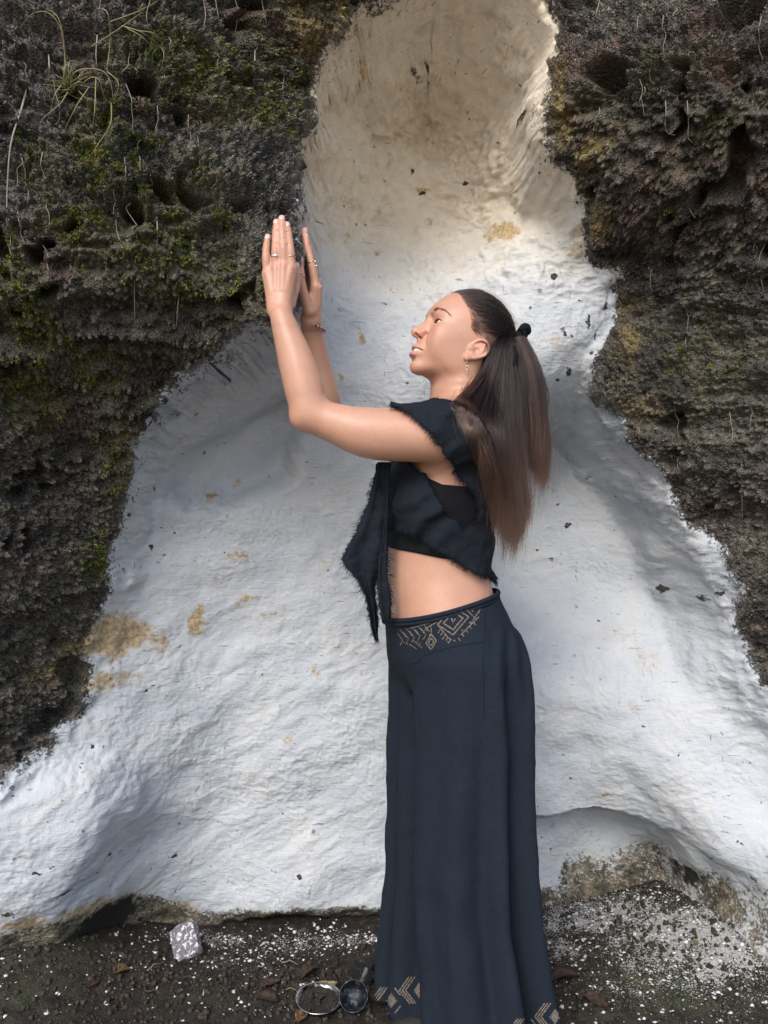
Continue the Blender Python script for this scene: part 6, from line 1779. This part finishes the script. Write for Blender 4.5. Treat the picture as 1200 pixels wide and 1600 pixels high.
roots_ = [([(48,110),(35,165),(18,220),(12,280),(10,350)], .0024, 'long pale hanging stem at the far left of the rock'), ([(318,0),(321,25),(317,48)], .0014, 'thin root hanging at the top of the mossy rock'),
  ([(245,338),(246,370),(244,415)], .0013, 'thin root in the middle of the mossy rock'), ([(212,395),(210,450),(211,512)], .0013, 'long thin root low on the mossy rock'),
  ([(280,455),(277,490),(276,512)], .0014, 'thin pale root near the rim above the niche'), ([(398,85),(397,110),(396,138)], .0011, 'short root on the rock at the upper rim'),
  ([(444,120),(442,140),(447,155)], .0011, 'short root beside the upper left niche edge'), ([(152,55),(150,85),(152,105)], .0014, 'short root behind the arching grass'), ([(76,85),(77,105),(77,122)], .0016, 'short pale root left of the grass tuft'),
  ([(640,-4),(634,12),(641,22)], .0011, 'thin hair root at the top of the niche'), ([(566,-6),(556,20),(560,45),(556,56)], .0012, 'curved root over the niche top left'),
  ([(1190,350),(1178,385),(1172,425),(1160,465)], .0011, 'thin fine root on the right rock beside the edge'), ([(1158,715),(1159,760),(1160,812)], .0012, 'straight pale root on the lower right rock'), ([(1196,380),(1186,410),(1196,470)], .0010, 'curved fine root at the right picture edge'),
  ([(937,0),(932,20),(926,36)], .0010, 'thin root at the top right rock'), ([(953,285),(954,295),(956,303)], .0010, 'tiny root under the yellow lichen rim'), ([(1018,420),(1016,440),(1019,458)], .0010, 'fine curved root on the smooth right rock')]
for pts, r0, lab in roots_:
    blade_curve('hanging_root', pts, r0, Mr.m, lab, 'root', 'fine roots hanging on the rock', 18, None, .012)
# a seedling in the flecked mound
sp = ground_point(1085, 1482)
seed_ = empty('seedling', sp, label='tiny green seedling in the white flecked mound at the right', category='plant')
v, q, t = tubes([crom([sp, sp + (.002, 0, .010), sp + (.001, 0, .020)], 6)], [.0010], 5, True)
link('stem', mesh_np('stem', v, q, t), Mg2.m, seed_)
for k in range(5):
    a_ = k * 1.3; d_ = np.array([math.cos(a_), math.sin(a_), .25]); s_ = np.cross(d_, [0, 0, 1]); s_ /= np.linalg.norm(s_)
    b_ = sp + (.001, 0, .012 + .002 * k)
    pts = [b_, b_ + d_ * .007 + s_ * .004, b_ + d_ * .014, b_ + d_ * .007 - s_ * .004]
    link('leaf', mesh_np('leaf', pts, [(0, 1, 2, 3)]), Mg2.m, seed_)

# moss: small leafy tufts on the stone, and fine rootlets; nobody could count them
rm = np.random.default_rng(91)
Nw = Nr / np.linalg.norm(Nr, axis=1, keepdims=True)
def on_rock(weight, n):
    w = np.clip(weight, 0, 1) * (sd < -0.01) * (np.abs(xz[:, 0]) < 1.15) * (xz[:, 1] > 0.1) * (xz[:, 1] < 2.65)
    c = np.where(w > .25)[0]
    return rm.choice(c, n, p=w[c] / w[c].sum())
clump_n = np.clip(moss * sstep(-.1, .5, fbm(VR, 24, 3, 0.6, seed=131)), 0, 1)
idx = on_rock(clump_n, 9000)
V, T = [], []
for m in range(3):
    t_ = rm.normal(size=(len(idx), 3)); t_ -= Nw[idx] * (t_ * Nw[idx]).sum(1, keepdims=True); t_ /= np.linalg.norm(t_, axis=1, keepdims=True)
    s_ = (.0022 + .0042 * rm.random(len(idx)) ** 2)[:, None]
    p = VR[idx] + rm.normal(size=(len(idx), 3)) * .002
    b = np.cross(Nw[idx], t_)
    tri = np.stack([p - b * s_ * .5, p + b * s_ * .5, p + (t_ * .5 + Nw[idx] * .9) * s_ * 1.3], 1)
    V.append(tri.reshape(-1, 3))
V = np.vstack(V)
Mmo = Mat('moss_leaf', .8, .2); Mmo.color(Mmo.ramp(Mmo.noise(30, 4), [(.3, (.035, .050, .012)), (.55, (.11, .125, .025)), (.75, (.26, .24, .05))]))
link('moss', mesh_np('moss', V, None, np.arange(len(V)).reshape(-1, 3), smooth=False), Mmo.m, kind='stuff')
P_, R_ = [], []
for k in range(70):
    side = rm.random() < .62
    px0, py0 = (rm.uniform(0, 440), rm.uniform(-10, 460)) if side else (rm.uniform(930, 1200), rm.uniform(-10, 760))
    L = rm.uniform(18, 75); n_s = 5; dx = np.cumsum(rm.normal(size=n_s) * 3.0)
    pts = [rock_point(px0 + dx[j], py0 + L * j / (n_s - 1), .006 + .006 * (j % 2)) for j in range(n_s)]
    c = crom(pts, 14); dd = c[:, 1].copy()
    for _ in range(5): dd[1:-1] = (dd[:-2] + dd[1:-1] * 2 + dd[2:]) / 4
    dd = np.minimum(dd, dd.min() + .02)
    c = np.stack([c[:, 0], dd, c[:, 2]], -1)
    P_.append(c); R_.append(np.linspace(.0009, .0003, 14))
v, q, t = tubes(P_, R_, 4, False)
link('rootlets', mesh_np('rootlets', v, q), Mr.m, kind='stuff')
